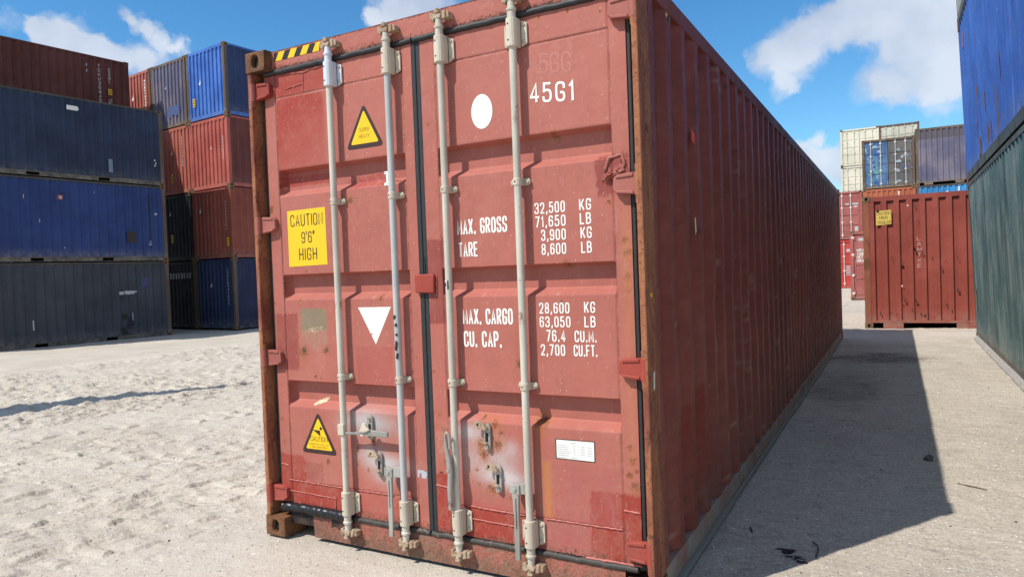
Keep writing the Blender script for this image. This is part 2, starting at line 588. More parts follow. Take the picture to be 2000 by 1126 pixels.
GLYPH = {
    'A': (4, S((0, 0), (2, 7), (4, 0)), S((.75, 2.2), (3.25, 2.2))),
    'B': (4, S((0, 0), (0, 7)), O((0, 7), (3.7, 7), (3.7, 3.7), (0, 3.7)), O((.4, 3.7), (4, 3.7), (4, 0), (0, 0))),
    'C': (4, O((4, 5), (4, 7), (0, 7), (0, 0), (4, 0), (4, 2))),
    'D': (4, S((0, 0), (0, 7)), O((0, 7), (4, 7), (4, 0), (0, 0))),
    'E': (3.6, S((3.6, 7), (0, 7), (0, 0), (3.6, 0)), S((.4, 3.6), (3, 3.6))),
    'F': (3.6, S((3.6, 7), (0, 7), (0, 0)), S((.4, 3.6), (3, 3.6))),
    'G': (4, O((4, 5), (4, 7), (0, 7), (0, 0), (4, 0), (4, 3.2), (2.2, 3.2))),
    'H': (4, S((0, 0), (0, 7)), S((4, 0), (4, 7)), S((.4, 3.5), (3.6, 3.5))),
    'I': (0, S((0, 0), (0, 7))),
    'K': (4, S((0, 0), (0, 7)), S((4, 7), (.4, 2.6)), S((1.5, 3.9), (4, 0))),
    'L': (3.4, S((0, 7), (0, 0), (3.4, 0))),
    'M': (4.8, S((0, 0), (0, 7), (2.4, 1.6), (4.8, 7), (4.8, 0))),
    'N': (4, S((0, 0), (0, 7), (4, 0), (4, 7))),
    'O': (4, C((0, 0), (0, 7), (4, 7), (4, 0))),
    'P': (4, S((0, 0), (0, 7)), O((0, 7), (4, 7), (4, 3.2), (0, 3.2))),
    'R': (4, S((0, 0), (0, 7)), O((0, 7), (4, 7), (4, 3.4), (0, 3.4)), S((2, 3.2), (4, 0))),
    'S': (4, O((3.9, 5.3), (3.9, 7), (.1, 7), (.1, 3.7), (4, 3.3), (4, 0), (0, 0), (0, 1.8))),
    'T': (4, S((2, 0), (2, 6.6)), S((0, 7), (4, 7))),
    'U': (4, O((0, 7), (0, 0), (4, 0), (4, 7))),
    'V': (4, S((0, 7), (2, 0), (4, 7))),
    'W': (5.6, S((0, 7), (1.3, 0), (2.8, 6), (4.3, 0), (5.6, 7))),
    'X': (4, S((0, 0), (4, 7)), S((0, 7), (1.7, 4)), S((2.3, 3), (4, 0))),
    'Y': (4, S((0, 7), (2, 3.4), (4, 7)), S((2, 3), (2, 0))),
    '0': (3.8, C((0, 0), (0, 7), (3.8, 7), (3.8, 0))),
    '1': (1.6, S((0, 5.6), (1.3, 7), (1.3, 0))),
    '2': (3.8, O((0, 5.2), (0, 7), (3.8, 7), (3.8, 4), (0, 0)), S((.2, 0), (3.9, 0))),
    '3': (3.8, O((0, 5.4), (0, 7), (3.7, 7), (3.7, 3.7), (1.4, 3.7)), O((2, 3.6), (3.8, 3.6), (3.8, 0), (0, 0), (0, 1.7))),
    '4': (3.8, S((2.9, 0), (2.9, 7), (.1, 2.0)), S((-.2, 1.8), (4.1, 1.8))),
    '5': (3.8, S((3.6, 7), (.45, 7), (.3, 3.7)), O((.3, 4.3), (3.8, 4.5), (3.8, 0), (0, 0), (0, 1.7))),
    '6': (3.8, O((3.6, 5.6), (3.6, 7), (0, 7), (0, 0), (3.8, 0), (3.8, 4.1), (1.05, 4.1))),
    '7': (3.8, S((0, 7), (3.8, 7), (1.3, 0))),
    '8': (3.8, C((.2, 3.7), (.2, 7), (3.6, 7), (3.6, 3.7)), C((0, 0), (0, 3.5), (3.8, 3.5), (3.8, 0))),
    '9': (3.8, O((.2, 1.5), (.2, 0), (3.8, 0), (3.8, 7), (0, 7), (0, 3), (2.75, 3))),
    '.': (.5, S((.25, -.3), (.25, .8))),
    ',': (.7, S((.5, .8), (.1, -1.1))),
    '!': (.4, S((.2, 2.2), (.2, 7)), S((.2, -.1), (.2, .8))),
    "'": (.5, S((.3, 7.6), (.1, 5.6))),
    '"': (1.4, S((.3, 7.6), (.1, 5.6)), S((1.3, 7.6), (1.1, 5.6))),
    'r': (2.6, S((.6, 0), (.6, 5)), O((.6, 3), (1.2, 5), (2.7, 4.9)), S((0, 5), (.6, 5)), S((-.2, 0), (1.5, 0))),
    ' ': (1.6,),
}


def ribbon(mb, pts, w, y, place, mi, closed=False):
    n = len(pts)
    L, Rr = [], []
    for i, p in enumerate(pts):
        if closed:
            a, b = pts[i - 1], pts[(i + 1) % n]
        else:
            a, b = pts[max(i - 1, 0)], pts[min(i + 1, n - 1)]
        d1 = (p[0] - a[0], p[1] - a[1])
        d2 = (b[0] - p[0], b[1] - p[1])
        l1 = math.hypot(*d1) or 0
        l2 = math.hypot(*d2) or 0
        if l1 == 0:
            d1, l1 = d2, l2
        if l2 == 0:
            d2, l2 = d1, l1
        n1 = (-d1[1] / l1, d1[0] / l1)
        n2 = (-d2[1] / l2, d2[0] / l2)
        m = (n1[0] + n2[0], n1[1] + n2[1])
        k = max(m[0] * m[0] + m[1] * m[1], .55)
        m = (m[0] * 2 / k, m[1] * 2 / k)
        ext = (0, 0)
        if not closed and i == 0:
            ext = (-d2[0] / l2 * w * .25, -d2[1] / l2 * w * .25)
        if not closed and i == n - 1:
            ext = (d1[0] / l1 * w * .25, d1[1] / l1 * w * .25)
        L.append((p[0] + ext[0] + m[0] * w / 2, p[1] + ext[1] + m[1] * w / 2))
        Rr.append((p[0] + ext[0] - m[0] * w / 2, p[1] + ext[1] - m[1] * w / 2))
    k = len(mb.v)
    for q in L + Rr:
        mb.v.append(place(q[0], q[1], y))
    for i in range(n if closed else n - 1):
        j = (i + 1) % n
        mb.f.append((k + i, k + n + i, k + n + j, k + j))
        mb.m.append(mi)


def text(mb, s, x0, x1, z0, h, place, y=0.0, weight=.95, mi=0, right=None, vertical=False, slant=None, gap=1.35):
    """letters h tall; fits from x0 to x1 (x1=None keeps natural width with ratio given in right)"""
    if vertical:
        z = z0
        k = h / 7.0
        for ch in s:
            g = GLYPH.get(ch, (3,))
            wx = (x1 - x0) / 4.0
            for q, (kind, pts) in enumerate(g[1:]):
                pts = _rnd(pts, 1.95, kind == 'c') if kind != 's' else pts
                P = [(x0 + p[0] * wx, z + p[1] * k) for p in pts]
                ribbon(mb, P, weight * k, y - .00012 * q, place, mi, kind == 'c')
            z -= h * 1.52
        return
    adv = [GLYPH[c][0] + gap for c in s]
    tot = sum(adv) - gap
    kx = (x1 - x0) / tot
    kz = h / 7.0
    wd = weight * (kx * .2 + kz * .8)
    x = x0
    for c, a in zip(s, adv):
        for q, (kind, pts) in enumerate(GLYPH[c][1:]):
            pts = _rnd(pts, 1.95, kind == 'c') if kind != 's' else pts
            P = [(x + p[0] * kx, z0 + p[1] * kz + ((x + p[0] * kx - x0) * slant if slant else 0)) for p in pts]
            ribbon(mb, P, wd, y - .00012 * q, place, mi, kind == 'c')
        x += a * kx


def onfront(yf):
    return lambda x, z, y: (x, yf + y, z)


def tri_round(cx, z0, z1, half, r, n=5):
    """rounded triangle, apex up if z1>z0"""
    P = [(cx - half, z0), (cx + half, z0), (cx, z1)]
    return _rnd(P, r, True)


# ------------------------------------------------------------------ corner castings (shared meshes)
_CAST = {}


def casting_mesh(sx, sy, sz, detail=True):
    key = (sx, sy, sz)
    if key in _CAST:
        return _CAST[key]
    WX, WY, WZ, TH = .162, .178, .118, .026
    mb = MB()

    def holed(fn, w, h, hw, hh, cx, cy, inward):
        nseg = 16
        outer, oval = [], []
        for i in range(nseg):
            a = 2 * math.pi * (i + .0) / nseg + math.pi / 4
            c, s = math.cos(a), math.sin(a)
            k = 1 / max(abs(c), abs(s))
            outer.append((w / 2 + c * k * w / 2, h / 2 + s * k * h / 2))
            e = 2.6
            rr = (abs(c) ** e + abs(s) ** e) ** (-1 / e)
            oval.append((cx + c * rr * hw / 2, cy + s * rr * hh / 2))
        k = len(mb.v)
        for p in outer:
            mb.v.append(fn(p[0], p[1], 0))
        for p in oval:
            mb.v.append(fn(p[0], p[1], 0))
        for p in oval:
            mb.v.append(fn(p[0], p[1], TH))
        for i in range(nseg):
            j = (i + 1) % nseg
            mb.f.append((k + i, k + j, k + nseg + j, k + nseg + i))
            mb.f.append((k + nseg + i, k + nseg + j, k + 2 * nseg + j, k + 2 * nseg + i))
            mb.m += [0, 0]
        # inner liner back to a dark pocket
        mb.f.append(tuple(k + 2 * nseg + i for i in range(nseg)) if inward else tuple(k + 2 * nseg + i for i in range(nseg)))
        mb.m.append(1)

    holed(lambda a, b, d: (a, d, b), WX, WZ, .055, .078, WX / 2, WZ * .5, True)
    holed(lambda a, b, d: (d, a, b), WY, WZ, .070, .058, WY * .55, WZ * .5, True)
    holed(lambda a, b, d: (a, b, d), WX, WY, .062, .10, WX * .5, WY * .5, True)
    mb.face([(WX, 0, 0), (WX, WY, 0), (WX, WY, WZ), (WX, 0, WZ)])
    mb.face([(0, WY, 0), (WX, WY, 0), (WX, WY, WZ), (0, WY, WZ)])
    mb.face([(0, 0, WZ), (WX, 0, WZ), (WX, WY, WZ), (0, WY, WZ)])
    mb.v = [(x * sx, y * sy, z * sz) for x, y, z in mb.v]
    me = bpy.data.meshes.new('corner_casting')
    me.from_pydata(mb.v, [], mb.f)
    me.polygons.foreach_set('material_index', mb.m)
    bm = bmesh.new()
    bm.from_mesh(me)
    bmesh.ops.remove_doubles(bm, verts=bm.verts, dist=1e-5)
    bmesh.ops.recalc_face_normals(bm, faces=bm.faces)
    bm.to_mesh(me)
    bm.free()
    me.materials.append(None)
    me.materials.append(None)
    _CAST[key] = me
    return me


WID = 2.438


def castings(root, L, H, mat, bev=0.0):
    for iz in (0, 1):
        for iy in (0, 1):
            for ix in (0, 1):
                me = casting_mesh(1 if ix == 0 else -1, 1 if iy == 0 else -1, 1 if iz == 0 else -1)
                o = obj('corner_casting', me, [mat, M_HOLE], root, (ix * WID, iy * L, iz * H), bev=bev)


# ------------------------------------------------------------------ corrugated panels
_PAN = {}


def corr_profile(length, pitch, depth, steep=False):
    """(s, d) pairs: d=0 outer face, d=depth inner face"""
    n = max(1, round(length / pitch))
    p = length / n
    out = []
    for i in range(n):
        a = i * p
        out += ([(a, 0), (a + .40 * p, 0), (a + .50 * p, depth), (a + .90 * p, depth)] if steep else [(a, 0), (a + .27 * p, 0), (a + .5 * p, depth), (a + .77 * p, depth)])
    out.append((length, 0))
    return out


def corr_panel(kind, length, z0, z1, pitch=.278, depth=.036, nz=14, dent=.004, seed=0, dents=()):
    key = (kind, round(length, 3), round(z0, 3), round(z1, 3), pitch, depth, nz, dent, seed)
    if key in _PAN:
        return _PAN[key]
    pr = corr_profile(length, pitch, depth, kind == 'front')
    s = np.array([a for a, _ in pr])
    d = np.array([b for _, b in pr])
    z = np.linspace(z0, z1, nz + 1)
    SS, ZZ = np.meshgrid(s, z)
    DD = np.repeat(d[None, :], nz + 1, 0).astype(float)
    fade = np.minimum(1, np.minimum(ZZ - z0, z1 - ZZ) / .15)
    DD += np.clip(dent * smp(TILES[2.6], SS / 7.0 + seed * .37, ZZ / 7.0 + seed * .21) * fade, -.002, .03)
    for (cs_, cz, rs, rz, amt, shear) in dents:
        g = np.exp(-((SS - cs_) / rs) ** 2 - ((ZZ - cz) / rz) ** 2)
        DD += amt * g
        SS = SS + shear * g
    if kind == 'right':      # long side at x=W, runs along +y
        V = np.stack([WID - .008 - DD, SS, ZZ], -1)
    elif kind == 'left':
        V = np.stack([.008 + DD, SS, ZZ], -1)
    elif kind == 'front':    # end at y=0
        V = np.stack([SS, .012 + DD, ZZ], -1)
    else:
        V = np.stack([SS, -.012 - DD, ZZ], -1)
    ns = len(s)
    V = V.reshape(-1, 3)
    i = np.arange(nz)[:, None] * ns + np.arange(ns - 1)[None, :]
    F = np.stack([i, i + 1, i + ns + 1, i + ns], -1).reshape(-1, 4)
    if kind in ('left', 'back'):
        F = F[:, ::-1]
    me = bpy.data.meshes.new('corrugated_panel')
    me.from_pydata(V.tolist(), [], F.tolist())
    me.update()
    me.materials.append(None)
    _PAN[key] = me
    return me


def shared(key, fn):
    if key not in _PAN:
        me = fn()
        if len(me.materials) == 0:
            me.materials.append(None)
        _PAN[key] = me
    return _PAN[key]


def m_box(*b):
    return lambda: MB().box(*b).mesh('beam')


# ------------------------------------------------------------------ generic stacked container
def simple_door(root, x0, x1, H, mat, rodm, rods, right):
    """one door leaf: frame, stepped panel, lock rods with their brackets, hinges"""
    z0, z1 = .17, H - .14
    dh = obj('door', MB().box(x0, x1, .075, .115, z0, z1), mat, root)
    fr = MB()
    w = .07
    fr.box(x0, x0 + w, .052, .075, z0, z1)
    fr.box(x1 - w, x1, .052, .075, z0, z1)
    fr.box(x0 + w, x1 - w, .052, .075, z0, z0 + .09)
    fr.box(x0 + w, x1 - w, .052, .075, z1 - .09, z1)
    hh = (z1 - z0 - .18)
    for k in range(4):
        a = z0 + .09 + hh * k / 4
        b = z0 + .09 + hh * (k + 1) / 4
        if k < 3:
            b -= .10
        fr.prism([(x0 + w, a), (x1 - w, a), (x1 - w, b), (x0 + w, b)], .055, .075)
    obj('door_panel', fr, mat, dh, bev=.006)
    for xr in rods:
        mb = MB().tube([(xr, .03, .07), (xr, .03, H - .06)], .02, 8)
        obj('lock_rod', mb, rodm, dh, smooth=50)
        for zz in (.25, H * .36, H * .66, H - .24):
            obj('rod_bracket', MB().box(xr - .05, xr + .05, .005, .052, zz - .04, zz + .04), rodm, dh, bev=.008)
    hx = x1 if right else x0
    for k in range(4):
        zz = .3 + (H - .6) * k / 3
        obj('hinge', MB().box(min(hx - .05, hx + .05), max(hx - .05, hx + .05), .02, .055, zz - .05, zz + .05), mat, dh, bev=.006)
    return dh


def container(loc, rz, L, H, mat, label, group, end='panel', seed=0, rail=None, cast=None, pockets=False, post=None,
              rods=((.42, .88), (1.56, 2.02)), rodm=None, raised=False, side=None, pitch=.278, name='shipping_container', cx=0.0):
    root = empty(name, loc, rz)
    tag(root, label, 'container', group)
    rail = rail or mat
    post = post or rail
    cast = cast or M_CAST2
    castings(root, L, H, cast)
    for px in (0, 1):
        for py in (0, 1):
            x0 = .008 if px == 0 else WID - .128
            y0 = .006 if py == 0 else L - .126
            obj('corner_post', shared(('post', px, py, L, H), m_box(x0, x0 + .12, y0, y0 + .12, .118, H - .118)), post, root)
    for px in (0, 1):
        x0 = .004 if px == 0 else WID - .064
        obj('top_side_rail', shared(('tsr', px, L, H), m_box(x0, x0 + .06, .178, L - .178, H - .085, H - .022)), rail, root)
        if pockets:
            def mk():
                mb = MB()
                c = L / 2
                cuts = [c - 1.025 - .18, c - 1.025 + .18, c + 1.025 - .18, c + 1.025 + .18]
                xs = [.178] + cuts + [L - .178]
                for k in (0, 2, 4):
                    mb.box(x0, x0 + .06, xs[k], xs[k + 1], .02, .158)
                for k in (1, 3):
                    mb.box(x0, x0 + .06, xs[k], xs[k + 1], .132, .158)
                    mb.box(x0, x0 + .06, xs[k], xs[k + 1], .02, .034)
                return mb.mesh('rail')
            obj('bottom_side_rail', shared(('bsrp', px, L), mk), rail, root)
        else:
            obj('bottom_side_rail', shared(('bsr', px, L), m_box(x0, x0 + .06, .178, L - .178, .02, .158)), rail, root)
    pl = L - .26
    for kind in ('left', 'right'):
        me = corr_panel(kind, pl, .158, H - .085, pitch, .036, 14, .004, seed % 4)
        obj('side_panel', me, side or mat, root, (0, .13, 0))
    obj('end_panel', corr_panel('back', WID - .26, .16, H - .12, .245, .045, 10, .003, 1), mat, root, (.13, L, 0))
    obj('roof_panel', shared(('roof', L, H), m_box(.03, WID - .03, .04, L - .04, H - .05, H - .03)), rail, root)
    obj('floor_frame', shared(('floor', L, H), m_box(.07, WID - .07, .13, L - .13, .10, .15)), M_HOLE, root)
    obj('header', shared(('hdrb', L, H), m_box(.162, WID - .162, L - .08, L - .012, H - .12, H - .02)), rail, root)
    obj('sill', shared(('sillb', L), m_box(.162, WID - .162, L - .08, L - .012, .03, .16)), rail, root)
    obj('header', shared(('hdr', H), m_box(.162, WID - .162, .012, .08, H - .12, H - .02)), rail, root)
    if raised:
        s = obj('sill', shared(('sillr',), m_box(.128, WID - .128, .008, .10, .125, .175)), rail, root)
        for a, b in ((.36, .75), (1.72, 2.10)):
            obj('sill_block', MB().box(a, b, .010, .16, .0, .125), rail, s, bev=.01)
    else:
        obj('sill', shared(('sill',), m_box(.162, WID - .162, .012, .08, .03, .16)), rail, root)
    if end == 'panel':
        obj('end_panel', corr_panel('front', WID - .256, .16, H - .12, .245, .045, 14, .003, seed % 3), mat, root, (.128, 0, 0))
    elif end == 'door':
        rm = rodm or mat
        c = WID / 2
        simple_door(root, .135, c - .012, H, mat, rm, rods[0], False)
        simple_door(root, c + .012, WID - .135, H, mat, rm, rods[1], True)
    return root


def place_right_far(corner, rz, L):
    """corner given at local (W, L)"""
    c, s = math.cos(rz), math.sin(rz)
    return (corner[0] - (c * WID - s * L), corner[1] - (s * WID + c * L))


def place_right_near(corner, rz):
    c, s = math.cos(rz), math.sin(rz)
    return (corner[0] - c * WID, corner[1] - s * WID)


M_CAST2 = rusty('stack casting', (.13, .075, .045), (.20, .12, .07), (.07, .035, .02), 5, (1, 1, 1))

# ------------------------------------------------------------------ ground
def ground_base(x, y):
    return -.21 * (1 - sst(-18.0, -3.0, np.asarray(x, float)))


def make_ground():
    def axis(parts, far, grow=1.16):
        core = [parts[0][0]]
        for a, b, step in parts:
            k = max(1, int(round((b - a) / step)))
            core += list(a + (b - a) * np.arange(1, k + 1) / k)
        o, q = [], []
        d, p = parts[-1][2], core[-1]
        while p < far:
            d *= grow
            p += d
            o.append(p)
        d, p = parts[0][2], core[0]
        while p > -far:
            d *= grow
            p -= d
            q.append(p)
        return np.array(q[::-1] + core + o)
    xs = axis(((-12.0, -6.2, .030), (-6.2, -.1, .0105), (-.1, 2.4, .05), (2.4, 5.2, .020)), 900)
    ys = axis(((-1.6, 4.4, .0105), (4.4, 13.0, .028)), 900)
    X, Y = np.meshgrid(xs, ys, indexing='ij')
    Z = ground_base(X, Y)
    near = 1 - sst(18, 45, np.hypot(X + 2, Y - 5))
    left = 1 - sst(-1.2, .2, X)
    th = R(64)
    s = X * math.cos(th) + Y * math.sin(th)
    t = -X * math.sin(th) + Y * math.cos(th)
    wob = .18 * smp(TILES[2.6], s / 40, t / 40)
    t = t + wob
    n_big = smp(TILES[2.6], X / 30, Y / 30)
    n_mid = smp(TILES[2.0], X / 6, Y / 6)
    n_fine = smp(T2, X / 2.4, Y / 2.4)
    aniso = smp(TILES[2.0], s / 16, t / 3.0)
    aniso2 = smp(TILES[1.2], s / 9, t / 2.0)
    rough = .35 + .65 * sst(-.2, 1.2, smp(TILES[2.6], s / 34 + .3, t / 14 + .1))
    Z += near * (.010 * n_big +   .0014 * n_mid + .0008 * n_fine)
    # faint parallel scrapes along the wheel direction
    stri = smp(T2, s / 26, t / 1.9)
    stri2 = smp(TILES[1.2], s / 15, t / 1.3 + .4)
    Z += near * left * rough * (.0075 * np.tanh(1.8 * stri) + .0020 * np.clip(stri2, -1, 2))
    for t0, w in ((1.1, .5), (2.5, .55), (4.2, .5), (5.6, .5), (7.0, .6), (8.6, .6)):
        u = (t - t0) / (w * .5)
        ribs = np.tanh(3 * np.cos(2 * math.pi * u * 3.5 + .8 * n_mid))
        Z += near * left * .0042 * np.exp(-u ** 8) * ribs * sst(-.9, .5, smp(TILES[2.6], s / 18 + t0, t / 18))
        Z += near * left * (-.012 * np.exp(-u ** 4) + .010 * np.exp(-((np.abs(u) - 1.12) / .14) ** 2) * (.6 + .4 * n_mid))
    cth, sth = math.cos(th), math.sin(th)

    def stamp(ss, tt, ln, hh, wd, an, bend=0.0, rise=.014, pit=.3):
        """one pressed-up edge: steep towards -t, easing away behind"""
        x0, y0 = ss * cth - tt * sth, ss * sth + tt * cth
        if not (-11.9 < x0 < -.35 and -1.5 < y0 < 12.8):
            return
        r_ = max(ln * 1.6, wd * 2.5)
        i0, i1 = np.searchsorted(xs, (x0 - r_, x0 + r_))
        j0, j1 = np.searchsorted(ys, (y0 - r_, y0 + r_))
        XX, YY = X[i0:i1, j0:j1] - x0, Y[i0:i1, j0:j1] - y0
        a_ = XX * math.cos(an) + YY * math.sin(an)
        b_ = -XX * math.sin(an) + YY * math.cos(an) + .008 * n_fine[i0:i1, j0:j1] + bend * a_ * a_
        pf = np.clip((b_ + rise / 2) / rise, 0, 1) * np.exp(-np.clip(b_, 0, 9) / wd)
        Z[i0:i1, j0:j1] += hh * pf * np.exp(-(a_ / ln) ** 4) - pit * hh * np.exp(-((b_ + .03) / .03) ** 2) * np.exp(-(a_ / ln) ** 2)
    gs = np.random.default_rng(17)
    # rows of lug prints
    for t0, pitch, amp, sp0, sp1 in ((1.08, .25, .024, -2.5, 4), (2.5, .25, .022, -4, 7), (4.2, .26, .026, -5, 8), (5.6, .27, .022, -6, 8), (7.0, .27, .026, -7, 9), (8.6, .28, .026, -8, 9), (.45, .24, .024, -2.5, 2.4), (1.75, .24, .018, -3, 5), (3.35, .25, .018, -4, 7)):
        for side in (-1, 1):
            ss = sp0 + (pitch / 2 if side > 0 else 0)
            while ss < sp1:
                ss += pitch
                keep = float(smp(TILES[2.6], ss / 9 + t0 * .31, t0 * .17 + side * .02))
                if keep < -.75 + gs.normal(0, .35):
                    continue
                stamp(ss + gs.normal(0, .02), t0 + side * .13 + gs.normal(0, .015) - .25 * 0, gs.uniform(.04, .095), amp * gs.uniform(.5, 1.2), gs.uniform(.16, .30), th + .30 - side * .10 + gs.normal(0, .12), gs.uniform(-1, 1), .008, .06)
    # broken lips of the wheel ruts
    for t0, w in ((.62, 0), (1.4, 0), (2.05, 0), (2.9, 0), (3.75, 0), (4.6, 0), (5.2, 0), (6.1, 0), (6.6, 0), (7.5, 0), (8.2, 0)):
        ss = -7.0
        while ss < 9:
            ss += gs.uniform(.05, .20)
            if float(smp(TILES[2.6], ss / 7 + t0 * .7, t0)) < gs.normal(.1, .35):
                continue
            stamp(ss, t0 + .05 * float(smp(TILES[2.6], ss / 6, t0)) + gs.normal(0, .012), gs.uniform(.05, .15), gs.uniform(.007, .020), gs.uniform(.12, .25), th + gs.normal(.15, .15), gs.uniform(-1, 1), .006, .10)
    # loose broken edges
    for k in range(1500):
        ss, tt = gs.uniform(-9, 13), gs.uniform(-.2, 13)
        if float(smp(TILES[2.6], ss / 14 + .1, tt / 4.5 + .6)) < gs.uniform(-.4, 1.2):
            continue
        stamp(ss, tt, gs.uniform(.02, .12), gs.uniform(.005, .018), gs.uniform(.10, .25), th + gs.normal(.32, .28), gs.uniform(-1.5, 1.5), .006, .06)
    # fine churn further off
    for k in range(11000):
        x0, y0 = gs.uniform(-11.8, -5.0), gs.uniform(1.0, 12.6)
        if float(smp(TILES[2.6], x0 / 16 + .3, y0 / 10 + .2)) < gs.uniform(-1.2, .6):
            continue
        ss, tt = x0 * cth + y0 * sth, -x0 * sth + y0 * cth
        stamp(ss, tt, gs.uniform(.04, .12), gs.uniform(.009, .024), gs.uniform(.05, .11), th + gs.normal(.25, .28), gs.uniform(-1, 1), .02, .06)
    # alley: lightly scuffed, cross tracks
    al = sst(1.6, 2.8, X)
    xt = smp(TILES[2.0], X / 9 + .2, Y / 1.6)
    pat = sst(-.2, 1.0, smp(TILES[2.6], X / 20, Y / 9))
    Z += near * al * (.0060 * pat * np.clip(xt, -2, 2) + .0012 * smp(TILES[1.2], X / 1.5, Y / 1.5))
    # stay below the foot of the near container and its neighbours
    inside_main = sst(-.12, .03, X) * (1 - sst(2.41, 2.55, X)) * sst(-.12, .05, Y) * (1 - sst(12.2, 12.3, Y))
    Z = Z * (1 - inside_main) + (-.012) * inside_main
    nx, ny = X.shape
    V = np.stack([X, Y, Z], -1).reshape(-1, 3).astype(np.float32)
    i = (np.arange(nx - 1)[:, None] * ny + np.arange(ny - 1)[None, :]).reshape(-1)
    F = np.stack([i, i + ny, i + ny + 1, i + 1], -1).astype(np.int32)
    me = bpy.data.meshes.new('ground')
    me.vertices.add(len(V))
    me.vertices.foreach_set('co', V.ravel())
    me.loops.add(F.size)
    me.loops.foreach_set('vertex_index', F.ravel())
    me.polygons.add(len(F))
    me.polygons.foreach_set('loop_start', np.arange(0, F.size, 4, dtype=np.int32))
    me.polygons.foreach_set('use_smooth', np.ones(len(F), bool))
    me.update(calc_edges=True)
    # stains: damp dark patch across the alley, grey fines beside the near container
    st = np.zeros_like(X)
    g = np.exp(-((X - 3.15) / .80) ** 2 - ((Y - 9.2) / .75) ** 2)
    st += .72 * sst(.15, .95, g + .22 * smp(TILES[2.0], X / 4, Y / 1.6)) * (.75 + .25 * smp(T2, X / 1.2, Y / .8))
    g = np.exp(-((X - 2.85) / .5) ** 2 - ((Y - 6.2) / 1.3) ** 2)
    st += .42 * sst(.3, .9, g + .25 * xt * .5) * (.5 + .5 * sst(-.5, .8, smp(TILES[1.2], X / 2.5, Y / .7)))
    st += .10 * al * sst(-.3, 1.4, smp(TILES[2.6], X / 5, Y / 7)) * near
    for gx, gy in ((2.84, 1.0), (2.90, .90)):
        g = np.exp(-((X - gx) / .05) ** 2 - ((Y - gy) / .022) ** 2)
        st += 1.1 * sst(.25, .5, g + .22 * smp(TILES[1.2], X / .9, Y / .9) * (g > .05))
    grey = al * (1 - sst(7, 14, Y)) * .55
    col = np.stack([np.clip(st, 0, 1), grey, left * np.clip(rough, 0, 1), np.ones_like(st)], -1).reshape(-1, 4).astype(np.float32)
    a = me.color_attributes.new('stain', 'FLOAT_COLOR', 'POINT')
    a.data.foreach_set('color', col.ravel())
    t_ = NT('crushed shell sand')
    at = t_.new('ShaderNodeAttribute', attribute_name='stain')
    sp = t_.new('ShaderNodeSeparateColor')
    t_.link(at.outputs['Color'], sp.inputs[0])
    c = t_.mix(t_.ramp(t_.noise(.7, 6, .6), .35, .65), (.485, .425, .35), (.545, .485, .405))
    c = t_.mix(sp.outputs[1], c, (.53, .465, .385))
    gr = t_.math('MULTIPLY', t_.ramp(t_.noise(48, 6, .8), .28, .62, .62, 0), t_.ramp(sp.outputs[1], 0, .5, .35, 1))
    c = t_.mix(gr, c, (.19, .16, .125))
    c = t_.mix(t_.math('MULTIPLY', t_.ramp(t_.noise(5, 6, .7), .45, .75, 0, .35), t_.ramp(sp.outputs[1], 0, .5, .25, 1)), c, (.36, .31, .25))
    vo = t_.new('ShaderNodeTexVoronoi')
    vo.inputs['Scale'].default_value = 55
    t_.link(t_.tc, vo.inputs['Vector'])
    sepv = t_.new('ShaderNodeSeparateColor')
    t_.link(vo.outputs['Color'], sepv.inputs[0])
    chip = t_.math('MULTIPLY', t_.ramp(vo.outputs['Distance'], .22, .42, 1, 0), t_.ramp(sepv.outputs[0], .88, .91))
    c = t_.mix(t_.math('MULTIPLY', t_.math('MULTIPLY', chip, .7), t_.ramp(sp.outputs[1], 0, .5, .35, 1)), c, (.80, .77, .70))
    chip2 = t_.math('MULTIPLY', t_.ramp(vo.outputs['Distance'], .15, .36, 1, 0), t_.ramp(sepv.outputs[1], .84, .87))
    c = t_.mix(t_.math('MULTIPLY', chip2, .75), c, (.075, .065, .055))
    vo2 = t_.new('ShaderNodeTexVoronoi')
    vo2.inputs['Scale'].default_value = 19
    t_.link(t_.tc, vo2.inputs['Vector'])
    sv2 = t_.new('ShaderNodeSeparateColor')
    t_.link(vo2.outputs['Color'], sv2.inputs[0])
    chip3 = t_.math('MULTIPLY', t_.ramp(vo2.outputs['Distance'], .12, .30, 1, 0), t_.ramp(sv2.outputs[0], .90, .93))
    c = t_.mix(t_.math('MULTIPLY', chip3, .6), c, (.74, .70, .62))
    sx = t_.noise(1.0, 6, .7, t_.map((3.5, 15, 1)), .5)
    c = t_.mix(t_.math('MULTIPLY', t_.ramp(sx, .54, .72, 0, .30), t_.ramp(sp.outputs[1], .1, .5, 0, 1)), c, (.17, .15, .125))
    c = t_.mix(sp.outputs[0], c, (.045, .040, .036))
    c = t_.mix(t_.math('MULTIPLY', chip, .5), c, (.74, .71, .65))
    hgt = t_.math('ADD', t_.math('MULTIPLY', t_.noise(45, 6, .7), .7), t_.math('MULTIPLY', chip, .5))
    hgt = t_.math('ADD', hgt, t_.math('MULTIPLY', t_.noise(12, 5, .65), 1.2))
    t_.bump(hgt, .7, .013)
    t_.p.inputs['Specular IOR Level'].default_value = .15
    m = t_.done(c, .95)
    me.materials.append(m)
    o = bpy.data.objects.new('ground', me)
    COL.objects.link(o)
    tag(o, 'pale crushed shell yard surface with tyre tracks', None, None, 'structure')
    return X, Y, Z


GX, GY, GZ = make_ground()
_gx, _gy = GX[:, 0], GY[0, :]


def ground_z(x, y):
    i = int(np.clip(np.searchsorted(_gx, x), 0, len(_gx) - 1))
    j = int(np.clip(np.searchsorted(_gy, y), 0, len(_gy) - 1))
    return float(GZ[i, j])


